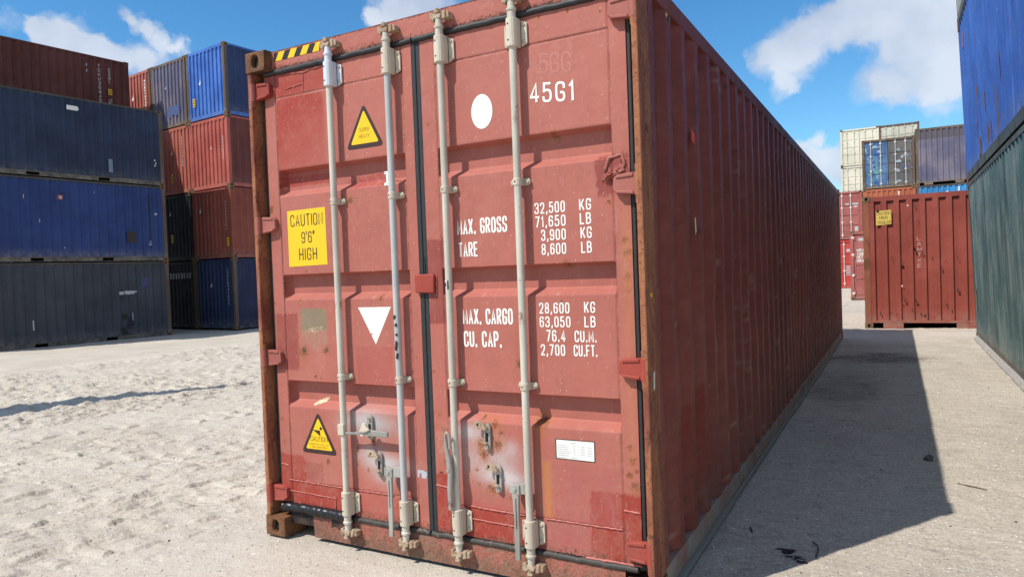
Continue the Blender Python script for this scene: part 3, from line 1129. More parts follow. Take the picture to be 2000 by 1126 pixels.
# ================================================================== the near container
L40, HHC = 12.192, 2.896
main = empty('shipping_container', (0, 0, 0))
tag(main, 'large brick red high cube container with closed doors, nearest to the camera', 'container')

castings(main, L40, HHC, M_CAST, bev=.010)


def grid_sheet(name, x0, x1, z0, z1, step, yfun, colfun, yb, keep=None):
    """a pressed steel sheet: relief yfun(x,z) towards +y, colour colfun(x,z), with edges and a back at yb"""
    xs = np.linspace(x0, x1, int(round((x1 - x0) / step)) + 1)
    zs = np.linspace(z0, z1, int(round((z1 - z0) / step)) + 1)
    X, Z = np.meshgrid(xs, zs, indexing='ij')
    Y = yfun(X, Z)
    nx, nz = X.shape
    V = np.stack([X, Y, Z], -1).reshape(-1, 3)
    idx = np.arange(nx * nz).reshape(nx, nz)
    q = np.stack([idx[:-1, :-1], idx[1:, :-1], idx[1:, 1:], idx[:-1, 1:]], -1)
    if keep is not None:
        k = keep((X[:-1, :-1] + X[1:, 1:]) / 2, (Z[:-1, :-1] + Z[1:, 1:]) / 2)
        q = q[k]
    F = q.reshape(-1, 4).tolist()
    n = len(V)
    per = list(idx[:, 0]) + list(idx[-1, 1:]) + list(idx[-2::-1, -1]) + list(idx[0, -2:0:-1])
    if keep is None:
        B = V[per].copy()
        B[:, 1] = yb
        V = np.concatenate([V, B])
        k = len(per)
        for a in range(k):
            b = (a + 1) % k
            F.append([per[b], per[a], n + a, n + b])
        F.append([n + a for a in range(k)][::-1])
    me = bpy.data.meshes.new(name)
    me.from_pydata(V.tolist(), [], F)
    col = np.ones((len(V), 4), np.float32)
    cc = colfun(X, Z).reshape(-1, 4)
    col[:n] = cc
    if keep is None:
        col[n:] = cc[per]
    a = me.color_attributes.new('paint', 'FLOAT_COLOR', 'POINT')
    a.data.foreach_set('color', col.ravel())
    me.polygons.foreach_set('use_smooth', [True] * len(me.polygons))
    me.set_sharp_from_angle(angle=R(28))
    me.update()
    return me


class Paint:
    def __init__(self, X, Z, base, seed):
        self.X, self.Z, self.s = X, Z, seed
        self.c = np.empty(X.shape + (4,))
        n = smp(TILES[2.6], X / 3.1 + seed, Z / 3.1)
        n2 = smp(TILES[2.0], X / .9 + seed, Z / 1.6)
        k = 1 + .03 * n + .015 * n2
        for i in range(3):
            self.c[..., i] = base[i] * k
        self.c[..., 3] = 1.0
        self.e = smp(TILES[1.2], X / .55 + seed, Z / .55)
        self.e2 = smp(TILES[2.0], X / 1.3, Z / 1.3 + seed)

    def put(self, m, col, rough=None):
        m = np.clip(m, 0, 1)[..., None]
        self.c[..., :3] = self.c[..., :3] * (1 - m) + np.array(col) * m
        if rough is not None:
            self.c[..., 3:] = self.c[..., 3:] * (1 - m) + rough * m

    def rect(self, x0, x1, z0, z1, col, a=1.0, rag=.006, soft=.004, rough=None):
        X = self.X + self.e2 * rag
        Z = self.Z + self.e * rag * .7
        d = np.minimum(np.minimum(X - x0, x1 - X), np.minimum(Z - z0, z1 - Z))
        self.put(sst(-soft, soft, d) * a, col, rough)

    def rust(self, x, z, r, amt=1.0, streak=0.0, col=(.11, .042, .018), halo=(.42, .15, .05)):
        d = np.hypot(self.X - x, self.Z - z) / r
        m = sst(.9, .15, d + .45 * self.e) if False else 1 - sst(.25, 1.0, d + .38 * self.e)
        self.put((1 - sst(.6, 1.9, d + .3 * self.e2)) * .45 * amt, halo)
        self.put(m * amt, col, .15)
        if streak:
            w = r * .55
            g = np.exp(-((self.X - x - .004 * self.e2) / w) ** 2) * sst(z - streak, z - streak * .1, self.Z) * (self.Z < z)
            self.put(g * .5 * amt, (.36, .115, .035))

    def spray(self, x, z, rx, rz, col=(.44, .42, .41), a=.85):
        d = ((self.X - x) / rx) ** 2 + ((self.Z - z) / rz) ** 2
        self.put(np.exp(-d * 1.3) * a * (1 + .12 * self.e2), col)

    def specks(self, thr, col, a, zone=None):
        m = sst(thr, thr + .35, smp(TILES[1.2], self.X / .42 + 3 * self.s, self.Z / .42)) * a
        if zone is not None:
            m = m * zone
        self.put(m, col, .2)


PINKISH = (.25, .052, .043)
BRIGHT = (.31, .038, .024)


def band_depth(X, Z, xl, xr):
    d = np.zeros_like(X)
    ends = np.clip((X - xl) / .012, 0, 1) * np.clip((xr - X) / .012, 0, 1)
    for top, bot in ((2.190, 2.032), (1.568, 1.418), (.938, .782)):
        d = np.maximum(d,   .054 * np.clip((top - Z) / .014, 0, 1) * np.clip((Z - bot) / .034, 0, 1) * ends)
    return d


def door_relief(xl, xr, scab=None):
    def fn(X, Z):
        inside = (X > xl) & (X < xr)
        d = np.where(inside, .0015, 0.0)
        d = d + .003 * np.exp(-((X - xl) / .004) ** 2) + .003 * np.exp(-((X - xr) / .004) ** 2)
        ins = inside * 1.0
        for zz in (2.617, .332):
            d = d + .003 * ins * np.exp(-((Z - zz) / .004) ** 2)
        d = d + band_depth(X, Z, xl, xr)
        d = d + .0004 * smp(TILES[2.6], X / 2.6, Z / 2.6) + .0001 * smp(TILES[2.0], X / .5, Z / .5)
        if scab:
            for (sx, sz, r, h) in scab:
                d = d - h * np.exp(-(((X - sx) ** 2 + (Z - sz) ** 2) / r ** 2)) * (1 + .5 * smp(TILES[1.2], X / .3, Z / .3))
        return .065 + d
    return fn


def grime(p, seed):
    X, Z = p.X, p.Z
    run = sst(1.0, 2.0, smp(TILES[1.2], X / .8 + seed, Z / 14)) * sst(-.3, .8, smp(TILES[2.6], X / 2 + seed, Z / 2))
    p.put(run * .22, (.20, .065, .045))
    run = sst(1.2, 2.2, smp(TILES[1.2], X / .6 + seed * 2, Z / 10 + .4))
    p.put(run * .28, (.50, .26, .21))
    for top in (2.17, 1.55, .92):
        below = np.exp(-np.clip(top - .19 - Z, 0, 9) / .16) * (Z < top - .16)
        p.put(below * sst(.6, 1.7, smp(TILES[1.2], X / .7 + top, Z / 8)) * .35, (.26, .10, .05))
    scr = sst(2.3, 2.8, smp(T2, X / 1.4 + seed, Z / .22)) * sst(0, 1, p.e2)
    p.put(scr * .5, (.55, .33, .27))
    p.put((1 - sst(.2, .9, Z)) * sst(-.4, 1.2, p.e2) * .28, (.34, .17, .125))


def seams(p, xl, xr):
    for xs_ in (xl, xr):
        p.put(np.exp(-((p.X - xs_ - .0015) / .0032) ** 2) * (.55 + .25 * p.e2), (.085, .022, .018), .2)
    ins = (p.X > xl) & (p.X < xr)
    for zz in (2.617, .332):
        p.put(np.exp(-((p.Z - zz - .001) / .0034) ** 2) * ins * (.75 + .2 * p.e2) * (1.0 if zz > 1 else .5), (.06, .016, .012), .2)


def paint_left(X, Z):
    p = Paint(X, Z, RED, .13)
    p.spray(.35, 2.3, .6, .5, (.44, .155, .125), .35)
    # panel repainted with fresher red, washed out towards its lower right
    fadem = sst(.58, .50, X) if False else 1 - sst(.53, .575, X + .004 * p.e)
    fadem = fadem * sst(.172, .182, X) * sst(2.09, 2.11, Z) * (1 - sst(2.60, 2.61, Z))
    grad = np.clip(1.15 - .9 * ((X - .18) / .4) * .4 - 1.3 * (2.6 - Z), .12, 1)
    p.put(fadem * grad * (.88 + .10 * p.e2), (.31, .026, .014))
    p.rect(.176, .57, 2.092, 2.15, (.31, .045, .032), .75, .004)
    p.rect(.086, .60, 2.625, 2.76, BRIGHT, .75, .006)
    p.rect(.20, .40, 2.60, 2.70, BRIGHT, .45, .004)
    p.rect(.68, .935, 2.035, 2.105, (.33, .055, .045), .75, .008)
    st = sst(.3, 1.4, smp(TILES[1.2], X / .5, Z / 9))
    p.put(((X > .68) & (X < .935) & (Z > 2.035) & (Z < 2.105)) * st * .6, (.48, .22, .18))
    p.rect(.935, .975, 2.03, 2.11, (.29, .04, .03), .7, .004)
    p.rect(.720, .975, .938, 1.152, (.37, .085, .07), .55, .004)
    p.rect(.085, .27, 1.0, 1.335, PINKISH, .75, .006)
    p.rect(.066, .290, .19, .487, BRIGHT, .9, .010)
    p.rect(.29, .43, .345, .455, PINKISH, .5, .004)
    p.rect(.15, .665, .18, .330, BRIGHT, .92, .004)
    p.rect(.66, 1.10, .18, .328, (.40, .092, .068), .7, .006)
    # glue of a lost placard
    p.rect(.296, .502, 1.235, 1.366, (.22, .185, .12), .92, .004, .003, .1)
    m = (X > .296) & (X < .502) & (Z > 1.11) & (Z < 1.24)
    p.put(m * sst(-.4, 1.0, p.e + (Z - 1.16) * 9) * .8, (.30, .22, .15), .2)
    p.put(((X > .36) & (X < .47) & (Z > 1.225) & (Z < 1.26)) * sst(.2, .9, p.e) * .8, (.62, .50, .30))
    p.rust(.315, 1.112, .030, 1.0, .20, (.06, .04, .03), (.3, .12, .06))
    p.rust(.490, 1.120, .022, 1.0, .14, (.06, .04, .03), (.3, .12, .06))
    p.rust(.40, .968, .012, .9)
    p.rust(.44, .962, .010, .9)
    # primer sprayed round the hasps
    p.spray(.80, .715, .20, .075)
    p.spray(.74, .74, .10, .05, (.52, .50, .49), .6)
    p.spray(.90, .50, .17, .055, (.54, .52, .51), .9)
    p.spray(.80, .545, .10, .05, (.5, .48, .47), .7)
    p.spray(.88, .43, .10, .05, (.5, .46, .45), .6)
    p.spray(.60, .67, .05, .06, (.5, .47, .46), .35)
    for a in ((.815, .615, .020, .9, .05), (.70, .575, .016, .6, 0), (.695, .485, .014, .6, .05), (.77, .455, .012, .7, .06), (.905, 1.418, .022, .8, 0),
              (.47, .470, .020, .9, .06), (.30, .60, .007, .8, .05), (.585, .625, .012, .7, 0), (.12, .56, .02, .5, 0), (.11, .70, .016, .5, 0), (.30, 1.415, .012, .7, 0),
              (.12, 1.20, .010, .5, 0), (.09, 1.40, .014, .6, 0), (.10, 1.965, .028, .9, .0), (.36, 1.585, .010, .7, 0), (1.14, 1.1, .008, .7, 0), (1.13, .98, .006, .7, 0),
              (.10, 2.50, .006, .7, 0), (.58, .73, .007, .6, 0), (.72, 1.97, .024, .8, 0), (.72, 2.50, .005, .6, 0)):
        p.rust(*a)
    p.put((np.hypot((X - .40) / .05, (Z - .815 - (X - .40) * .35) / .012) < 1 + .2 * p.e) * .9, (.72, .58, .38))
    foot = (1 - sst(.19, .25, Z)) * (X > .64)
    p.put(foot * sst(-.1, .9, p.e + (.205 - Z) * 22) * .85, (.085, .04, .022), .1)
    p.specks(2.1, (.10, .04, .025), .7, 1 - sst(.1, .35, Z) * .75)
    p.specks(2.3, (.70, .48, .36), .6)
    grime(p, .21)
    seams(p, .172, 1.112)
    return p.c


def paint_right(X, Z):
    p = Paint(X, Z, RED, .57)
    p.spray(1.8, 2.35, .5, .4, (.45, .16, .13), .3)
    p.rect(2.196, 2.365, 1.872, 2.05, PINKISH, .85, .012)
    p.rect(2.196, 2.275, 1.86, 2.04, PINKISH, .6, .010)
    p.rect(1.232, 1.342, 1.28, 1.72, PINKISH, .85, .005)
    p.rect(1.232, 1.335, .178, .488, BRIGHT, .92, .004)
    p.rect(1.335, 1.765, .178, .338, BRIGHT, .92, .003)
    p.rect(1.36, 1.76, .335, .37, (.40, .10, .08), .6, .008)
    p.rect(2.112, 2.37, .178, .500, BRIGHT, .95, .009)
    p.rect(1.855, 2.112, .178, .335, (.37, .092, .085), .65, .006)
    st = sst(-.2, 1.5, smp(TILES[2.0], X / .8, Z / 7))
    zone = sst(1.86, 1.875, X) * (1 - sst(2.255, 2.27, X)) * sst(.33, .335, Z) * (1 - sst(.605, .625, Z))
    p.put(zone * (.35 + .35 * st), (.37, .10, .092))
    p.put(zone * np.exp(-((X - 1.89) / .025) ** 2) * .7, (.50, .19, .045))
    # ghost of painted-over marks
    p.put((((X > 1.87) & (X < 2.1) & (Z > 2.44) & (Z < 2.6)) * sst(.5, 1.6, p.e2)) * .25, (.5, .22, .17))
    p.spray(1.46, .72, .12, .05, (.50, .48, .47), .85)
    p.spray(1.46, .60, .08, .10, (.45, .38, .36), .7)
    p.spray(1.63, .60, .12, .07, (.50, .46, .44), .6)
    p.spray(1.60, .52, .12, .06, (.56, .53, .51), .85)
    p.spray(1.68, .50, .10, .045, (.58, .56, .55), .8)
    p.spray(1.68, .66, .06, .04, (.52, .5, .5), .5)
    for a in ((1.605, .770, .026, .9, .05), (1.52, .665, .020, .8, .08), (1.535, .615, .024, .9, .06), (1.62, .672, .030, .8, .05), (1.575, .44, .030, .8, .07),
              (1.49, .53, .012, .6, 0), (1.50, .46, .010, .6, .04), (1.64, .735, .012, .7, 0), (1.68, .41, .010, .6, 0), (1.862, .800, .036, 1.0, .42), (1.765, 1.085, .026, .9, 0),
              (1.53, .80, .012, .8, 0), (1.30, .56, .02, .5, 0), (1.27, .80, .016, .4, 0), (2.318, .72, .016, .8, .05), (2.325, .66, .022, .8, .07), (2.31, .59, .018, .8, .03), (2.335, .54, .026, .8, .05),
              (2.345, .61, .012, .7, 0), (2.325, 1.66, .020, 1, .05), (2.335, 1.60, .026, 1, .10), (2.33, 1.49, .024, .8, .08), (2.335, 1.43, .018, .8, 0), (2.255, 1.835, .012, .9, .03),
              (1.98, 2.175, .026, .6, 0), (2.03, 1.562, .020, .6, 0), (2.1, 1.77, .005, .7, 0), (2.24, 2.70, .008, .8, 0), (1.86, 2.71, .010, .8, .03), (1.93, 2.735, .012, .8, .03),
              (2.08, 2.735, .012, .8, 0), (1.27, 2.32, .010, .6, .03), (2.0, 1.385, .01, .6, 0), (1.245, 1.03, .012, .5, 0), (1.3, .73, .03, .35, .08)):
        p.rust(*a)
    p.put(((X > 1.245) & (X < 1.31) & (Z > .60) & (Z < .71)) * sst(-.2, .9, p.e) * .45, (.45, .33, .24))
    p.put(((X > 1.95) & (Z < .215)) * sst(.2, 1.0, p.e + (.20 - Z) * 25) * .85, (.085, .04, .022), .1)
    p.put((Z < .20) * sst(-.2, .7, p.e + (.19 - Z) * 30) * .7, (.06, .032, .022), .1)
    side = np.exp(-((X - 2.33) / .03) ** 2) * (1 - sst(1.75, 1.9, Z)) * sst(.55, .8, Z)
    p.put(side * .35, (.47, .19, .085))
    p.specks(2.1, (.10, .04, .025), .7, 1 - sst(.1, .35, Z) * .75)
    p.specks(2.35, (.70, .48, .36), .6)
    grime(p, .63)
    seams(p, 1.325, 2.275)
    return p.c


DL0, DL1, DR0, DR1 = .087, 1.178, 1.234, 2.358
DZ0, DZ1 = .178, 2.755
door_l = obj('door', grid_sheet('door', DL0, DL1, DZ0, DZ1, .005, door_relief(.172, 1.112), paint_left, .125), M_DOOR, main,
             label='hinged steel door carrying the yellow height sticker')
door_r = obj('door', grid_sheet('door', DR0, DR1, DZ0, DZ1, .005,
                                door_relief(1.325, 2.275, [(2.262, 1.955, .016, .014), (2.28, 1.962, .014, .010), (2.30, 1.968, .012, .012), (2.25, 1.938, .014, .012), (2.315, 1.985, .010, .010), (2.322, 2.02, .010, .008)]),
                                paint_right, .125), M_DOOR, main, label='hinged steel door carrying the white weight lettering')


def paint_header(X, Z):
    p = Paint(X, Z, RED, .31)
    fringe = (1 - sst(2.785, 2.80, Z + .010 * p.e))
    p.put(fringe * sst(-.3, .6, p.e2 + .5 * (X < 1.0)) * .95, (.045, .025, .018), .1)
    p.put((1 - sst(2.800, 2.825, Z)) * sst(.9, 1.5, p.e) * .8, (.07, .035, .022), .1)
    p.put(sst(2.884, 2.890, Z + .004 * p.e) * .85, (.06, .025, .02), .2)
    p.rust(.93, 2.80, .012, .8, 0)
    p.specks(2.2, (.10, .04, .025), .6)
    return p.c


def paint_sill(X, Z):
    p = Paint(X, Z, (.36, .115, .085), .77)
    low = 1 - sst(.03, .13, Z)
    p.put(sst(-.7, .8, p.e2 + low * .9) * .60, (.24, .125, .085), .2)
    p.put(sst(-.1, .9, p.e + low * 1.1 - .3) * .65, (.16, .11, .075), .1)
    p.put(sst(.2, 1.2, p.e + (.4 * low)) * .6, (.10, .05, .03), .1)
    p.put(((X > 1.33) & (X < 1.66) | (X > 1.02) & (X < 1.2)) * sst(-.2, .8, p.e2 + .3) * .45, (.20, .155, .10), .1)
    tar = (1 - sst(.50, .70, X + .02 * p.e2)) * sst(.070, .10, Z + .012 * p.e + (X < .40) * .06)
    p.put(tar * (X > .30) * (1 - (X > .34) * (X < .48) * .75), (.016, .015, .015), .6)
    p.put((X < .30) * 1.0, (.020, .018, .017), .5)
    return p.c


header = obj('header', grid_sheet('header', .162, 2.276, 2.783, 2.893, .005, lambda X, Z: .060 + .0005 * smp(TILES[2.0], X, Z), paint_header, .15), M_DOOR, main)
sill = obj('sill', grid_sheet('sill', .162, 2.276, .012, .146, .005, lambda X, Z: .060 + .001 * smp(TILES[2.0], X, Z), paint_sill, .15,
                              keep=lambda x, z: ~((z < .078) & ((x < .342) | (x > 2.096)))), M_DOOR, main)
obj('sill_tread', MB().box(.162, 2.276, .061, .15, .1462, .152).box(.3425, .352, .0615, .15, .013, .079).box(.162, .3425, .0615, .15, .0785, .085).box(2.085, 2.0955, .0615, .15, .013, .079)
    .box(2.0955, 2.276, .0615, .15, .0785, .085).box(.352, 2.085, .14, .15, .013, .145), M_SILL, sill)
# hazard tape on the header
st = MB()
xa, xb, za, zb = .182, .553, 2.832, 2.882
lean, wst = .030, .052
st.face([(xa, .0588, za), (xb, .0588, za), (xb, .0588, zb), (xa, .0588, zb)], 1)
x = xa + .012
while x < xb - .01:
    a, b = x, min(x + wst * .98, xb)
    c, d = min(x + lean + wst * .98, xb), min(x + lean, xb)
    st.face([(a, .0580, za), (b, .0580, za), (c, .0580, zb), (d, .0580, zb)], 0)
    x += wst * 1.9
obj('hazard_tape', st, [M_YEL, M_BLK], header)

# posts, rails, panels
for k, (a, b, c, d) in enumerate(((.006, .036, .036, .064), (2.402, 2.432, 2.376, 2.402))):
    mb = MB().box(a, b, .008, .168, .118, 2.778).box(c, d, .095, .168, .118, 2.778)
    pst = obj('corner_post', mb, M_POST, main, bev=.006)
    mb = MB().box(a, b, L40 - .168, L40 - .008, .118, 2.778)
    obj('corner_post', mb, M_POST, main, bev=.006)
for xx in (.006, 2.372):
    tr_ = obj('top_side_rail', MB().box(xx, xx + .06, .178, L40 - .178, 2.785, 2.872), M_SIDE, main, bev=.006)
    br_ = obj('bottom_side_rail', MB().box(xx, xx + .06, .178, L40 - .178, .028, .135), M_RAIL, main, bev=.004)
    lip = MB()
    g = np.random.default_rng(5)
    y = .19
    while y < L40 - .2:
        e = min(y + g.uniform(.7, 1.6), L40 - .18)
        o = g.uniform(-.006, .006)
        x0, x1 = (2.395, 2.452 + o) if xx > 1 else (-.014 - o, .043)
        lip.box(x0, x1, y, e - .004, .0, .026 + o * .5)
        y = e
    obj('rail_flange', lip, M_DUSTY, br_, bev=.004)


def colour_side(me):
    n = len(me.vertices)
    co = np.empty(n * 3)
    me.vertices.foreach_get('co', co)
    co = co.reshape(-1, 3)
    Y, Z = co[:, 1] + .168, co[:, 2]
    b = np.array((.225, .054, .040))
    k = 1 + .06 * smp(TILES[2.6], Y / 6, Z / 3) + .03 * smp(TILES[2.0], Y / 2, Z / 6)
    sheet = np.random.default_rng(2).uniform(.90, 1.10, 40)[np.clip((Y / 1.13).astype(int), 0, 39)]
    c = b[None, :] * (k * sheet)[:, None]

    def put(m, col):
        nonlocal c
        m = np.clip(m, 0, 1)[:, None]
        c = c * (1 - m) + np.array(col) * m
    put(((Y > .50) & (Y < .80) & (Z < .80)) | ((Y > .80) & (Y < 1.22) & (Z < .86)), (.19, .030, .020))
    put((Y > .40) & (Y < .50) & (Z < .60), (.20, .036, .026))
    put((1 - sst(.16, .55, Z)) * (.35 + .25 * smp(TILES[2.0], Y / 1.5, Z)), (.17, .105, .080))
    put(sst(1.6, 2.2, smp(TILES[1.2], Y / 3, Z / 9)) * .75, (.075, .032, .018))
    put(sst(.8, 1.9, smp(TILES[2.0], Y / 2.2, Z / 12 + .3)) * .35, (.12, .034, .026))
    put(sst(1.9, 2.4, smp(T2, Y / 2.6, Z / 3.5)) * .5, (.40, .26, .20))
    put(((Y > 6) * .35 * sst(0, 1.5, smp(TILES[2.0], Y / 8, Z / 2))), (.20, .10, .075))
    a = me.color_attributes.new('paint', 'FLOAT_COLOR', 'POINT')
    a.data.foreach_set('color', np.concatenate([c, np.ones((n, 1))], 1).astype(np.float32).ravel())


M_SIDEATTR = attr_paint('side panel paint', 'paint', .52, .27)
for kind in ('left', 'right'):
    dents = ((5.1, .95, .45, .35, .020, .06), (5.55, .55, .30, .25, .018, -.05), (5.3, .45, .3, .5, .012, .09), (6.3, .7, .4, .4, .012, .05), (2.2, 1.2, .5, .6, .006, .012), (7.6, 1.3, .6, .6, .010, -.04)) if kind == 'right' else ()
    me = corr_panel(kind + '_main', 11.856, .135, 2.785, .2823, .036, 1) if False else None
    pk = corr_panel(kind, 11.856, .1355, 2.7845, .2823, .036, 110, .004, 9, dents)
    colour_side(pk)
    sp_ = obj('side_panel', pk, M_SIDEATTR, main, (0, .168, 0))
obj('end_panel', corr_panel('back', WID - .12, .13, 2.785, .245, .045, 10, .003, 8), M_RED, main, (.06, L40, 0))
obj('roof_panel', MB().box(.02, WID - .02, .15, L40 - .03, 2.872, 2.886), M_SIDE, main)
obj('floor_frame', MB().box(.066, 2.372, .16, L40 - .1, .09, .15), M_RAIL, main)
# marks on the long side
sm = MB()
XS = WID - .0068
sm.face([(XS, .716, 2.215), (XS, .785, 2.20), (XS, .79, 2.262), (XS, .715, 2.275)], 0)
obj('spray_mark', sm, M_REDSPOT, sp_)
sm = MB()
sm.face([(XS, .74, 1.70), (XS, .765, 1.72), (XS, .755, 1.80), (XS, .735, 1.79)], 0)
obj('scraped_mark', sm, M_BLUNT, sp_)
sm = MB()
y0 = .455
sm.face([(XS, y0, 2.715), (XS, y0 + .075, 2.715), (XS, y0 + .075, 2.775), (XS, y0, 2.775)], 0)
sm.face([(XS + .0006, y0 + .02, 2.715), (XS + .0006, y0 + .055, 2.715), (XS + .0006, y0 + .07, 2.775), (XS + .0006, y0 + .035, 2.775)], 1)
obj('hazard_tape', sm, [M_YEL, M_BLK], tr_)
sm = MB()
sm.face([(2.4325, .07, 1.40), (2.4325, .10, 1.40), (2.4325, .10, 1.42), (2.4325, .07, 1.42)], 0)
obj('paint_mark', sm, M_YEL, main)
sm = MB()
sm.face([(2.4325, .075, .98), (2.4325, .095, .99), (2.4325, .10, 1.07), (2.4325, .08, 1.06)], 0)
obj('paint_mark', sm, M_WHITEC, main)

# rubber seals


def lumpy_bar(x0, x1, z0, z1, y0, y1, n, amp, seed):
    """a seal: rounded bar with an uneven outline running from x0 to x1 (or z0 to z1 when x0==x1 width)"""
    g = np.random.default_rng(seed)
    path, rad = [], []
    vert = (z1 - z0) > (x1 - x0)
    for i in range(n + 1):
        t = i / n
        if vert:
            path.append(((x0 + x1) / 2 + g.uniform(-amp, amp), (y0 + y1) / 2 + g.uniform(-amp, amp) * .5, z0 + (z1 - z0) * t))
            rad.append((x1 - x0) / 2 * (1 + g.uniform(-amp, amp) * 18))
        else:
            path.append((x0 + (x1 - x0) * t, (y0 + y1) / 2 + g.uniform(-amp, amp) * .5, (z0 + z1) / 2 + g.uniform(-amp, amp)))
            rad.append((z1 - z0) / 2 * (1 + g.uniform(-amp, amp) * 18))
    return MB().tube(path, rad, 10)


obj('door_seal', lumpy_bar(.095, 1.19, 2.752, 2.784, .052, .075, 40, .0022, 1), M_RUB, door_l, smooth=60)
obj('door_seal', lumpy_bar(1.20, 2.345, 2.752, 2.784, .052, .075, 40, .0022, 2), M_RUB, door_r, smooth=60)
obj('door_seal', MB().box(1.1785, 1.2045, .064, .10, .165, 2.77), M_RUB, door_l, bev=.006)
obj('door_seal', MB().box(1.2055, 1.2335, .066, .10, .165, 2.77), M_RUB, door_r, bev=.006)
obj('door_seal', MB().box(.062, .0865, .072, .094, .16, 2.76), M_RUB, door_l, bev=.005)
obj('door_seal', MB().box(2.3585, 2.3775, .070, .094, .16, 2.76), M_RUB, door_r, bev=.005)
obj('door_seal', lumpy_bar(.10, .66, .140, .200, .040, .078, 44, .0042, 3), M_TAR, door_l, smooth=60)
obj('door_seal', lumpy_bar(.66, 1.19, .148, .178, .050, .075, 30, .0022, 4), M_RUBDIRTY, door_l, smooth=60)
obj('door_seal', lumpy_bar(1.20, 2.34, .146, .176, .050, .075, 50, .0026, 5), M_RUBDIRTY, door_r, smooth=60)


def weld(parent, pts, r=.005, seed=0, mat=None, y=.064, step=.012):
    g = np.random.default_rng(seed)
    path, rad = [], []
    for (a, b) in zip(pts[:-1], pts[1:]):
        n = max(2, int(math.dist(a, b) / step))
        for i in range(n):
            t = i / n
            path.append((a[0] + (b[0] - a[0]) * t + g.uniform(-.001, .001), y + g.uniform(-.001, .001), a[1] + (b[1] - a[1]) * t + g.uniform(-.0015, .0015)))
            rad.append(r * g.uniform(.6, 1.25))
    path.append((pts[-1][0], y, pts[-1][1]))
    rad.append(r * .6)
    return obj('weld_bead', MB().tube(path, rad, 7), mat or M_WELD, parent, smooth=70)


weld(door_l, [(.155, .334), (.625, .330)], .0042, 1)
weld(door_l, [(.68, .331), (.945, .333)], .0042, 2)
weld(door_l, [(.155, .268), (.515, .262), (.515, .20)], .0038, 3)
weld(door_l, [(.089, .425), (.15, .420)], .005, 4)
weld(door_r, [(1.425, .338), (1.765, .332)], .0045, 5)
weld(door_r, [(1.41, .276), (1.72, .268), (1.72, .20)], .0038, 6)
weld(door_r, [(1.87, .333), (2.27, .334)], .0040, 7)
weld(door_r, [(1.237, .425), (1.318, .418)], .0055, 8)
weld(door_r, [(2.278, .425), (2.355, .421)], .005, 9)
weld(door_r, [(2.238, 1.975), (2.262, 2.035), (2.322, 2.045), (2.335, 2.0), (2.315, 1.962)], .008, 10, M_SILL)
weld(door_r, [(2.225, 1.935), (2.262, 1.952), (2.30, 1.965), (2.335, 1.975)], .011, 11, M_SILL)
weld(door_l, [(.30, 2.744), (.40, 2.735), (.55, 2.748)], .004, 12)
weld(door_l, [(.25, 2.66), (.40, 2.672)], .0028, 13)
weld(door_l, [(.40, 2.62), (.40, 2.74)], .0028, 14)
weld(door_r, [(1.41, .205), (1.41, .335)], .0060, 15)
weld(door_r, [(2.08, .176), (2.36, .180)], .006, 16)


# ---- hinges
def hinge(door, xk, xt, zc, seed, mat, post_mat):
    s = 1 if xt > xk else -1
    mb = MB()
    P = [(xk, zc - .050), (xt - s * .020, zc - .036), (xt, zc - .018), (xt - s * .004, zc + .034), (xt - s * .022, zc + .046), (xk, zc + .052)]
    mb.prism(P, .034, .0645)
    Q = [(xk + s * .03, zc + .034), (xt - s * .016, zc + .030), (xt - s * .022, zc + .046), (xk + s * .03, zc + .051)]
    mb.prism(Q, .028, .034)
    Q = [(xk + s * .03, zc - .045), (xt - s * .020, zc - .036), (xt - s * .012, zc - .022), (xk + s * .03, zc - .030)]
    mb.prism(Q, .028, .034)
    o = obj('hinge', mb, mat, door, bev=.004)
    mb = MB().tube([(xk, .026, zc - .052), (xk, .026, zc + .052)], .0195, 14)
    obj('hinge_knuckle', mb, post_mat, door, smooth=50)
    for q0, q1 in ((-.085, -.054), (.054, .085)):
        obj('hinge_lug', MB().tube([(xk, .026, zc + q0), (xk, .026, zc + q1)], .0178, 14), M_POST, door, smooth=50)


for k, zc in enumerate((2.664, 1.868, 1.070, .250)):
    hinge(door_l, .025, .156, zc, k, M_REDNEW if k in (0, 3) else M_RED, M_RED if k != 3 else M_REDNEW)
for k, zc in enumerate((2.680, 1.905, 1.080, .250)):
    hinge(door_r, 2.413, 2.285, zc, k, M_REDNEW if k in (2, 3) else M_RED, M_POST if k == 1 else (M_REDNEW if k > 1 else M_RED))


# ---- lock rods
def prism_z(mb, poly, z0, z1, mi=0):
    n = len(mb.v)
    k = len(poly)
    mb.v += [(x, y, z0) for x, y in poly] + [(x, y, z1) for x, y in poly]
    mb.f.append(tuple(range(n + k - 1, n - 1, -1)))
    mb.f.append(tuple(range(n + k, n + 2 * k)))
    mb.m += [mi, mi]
    for i in range(k):
        j = (i + 1) % k
        mb.f.append((n + i, n + j, n + k + j, n + k + i))
        mb.m.append(mi)


ROD_Y = .021
BOLT = MB().tube([(0, 0, 0), (0, -.0045, 0), (0, -.0062, 0)], [.0088, .0085, .006], 8).mesh('bolt', 60)
PIT = MB().tube([(0, 0, 0), (0, -.0018, 0)], .0043, 8).mesh('pit')
for _m in (BOLT, PIT):
    _m.materials.append(None)


def hat(xr, z0, z1, r, fl):
    mb = MB()
    P = []
    for i in range(9):
        a = math.pi * i / 8
        P.append((xr + r * math.cos(a), ROD_Y - r * math.sin(a)))
    prism_z(mb, [(xr + r, .056)] + P + [(xr - r, .056)], z0, z1)
    h = z1 - z0
    for s in (-1, 1):
        poly = [(xr + s * (r + .0005), z0 + .004), (xr + s * fl, z0 + h * .14), (xr + s * fl, z1 - h * .14), (xr + s * (r + .0005), z1 - .004)]
        mb.prism(poly, .0545, .0642)
    return mb


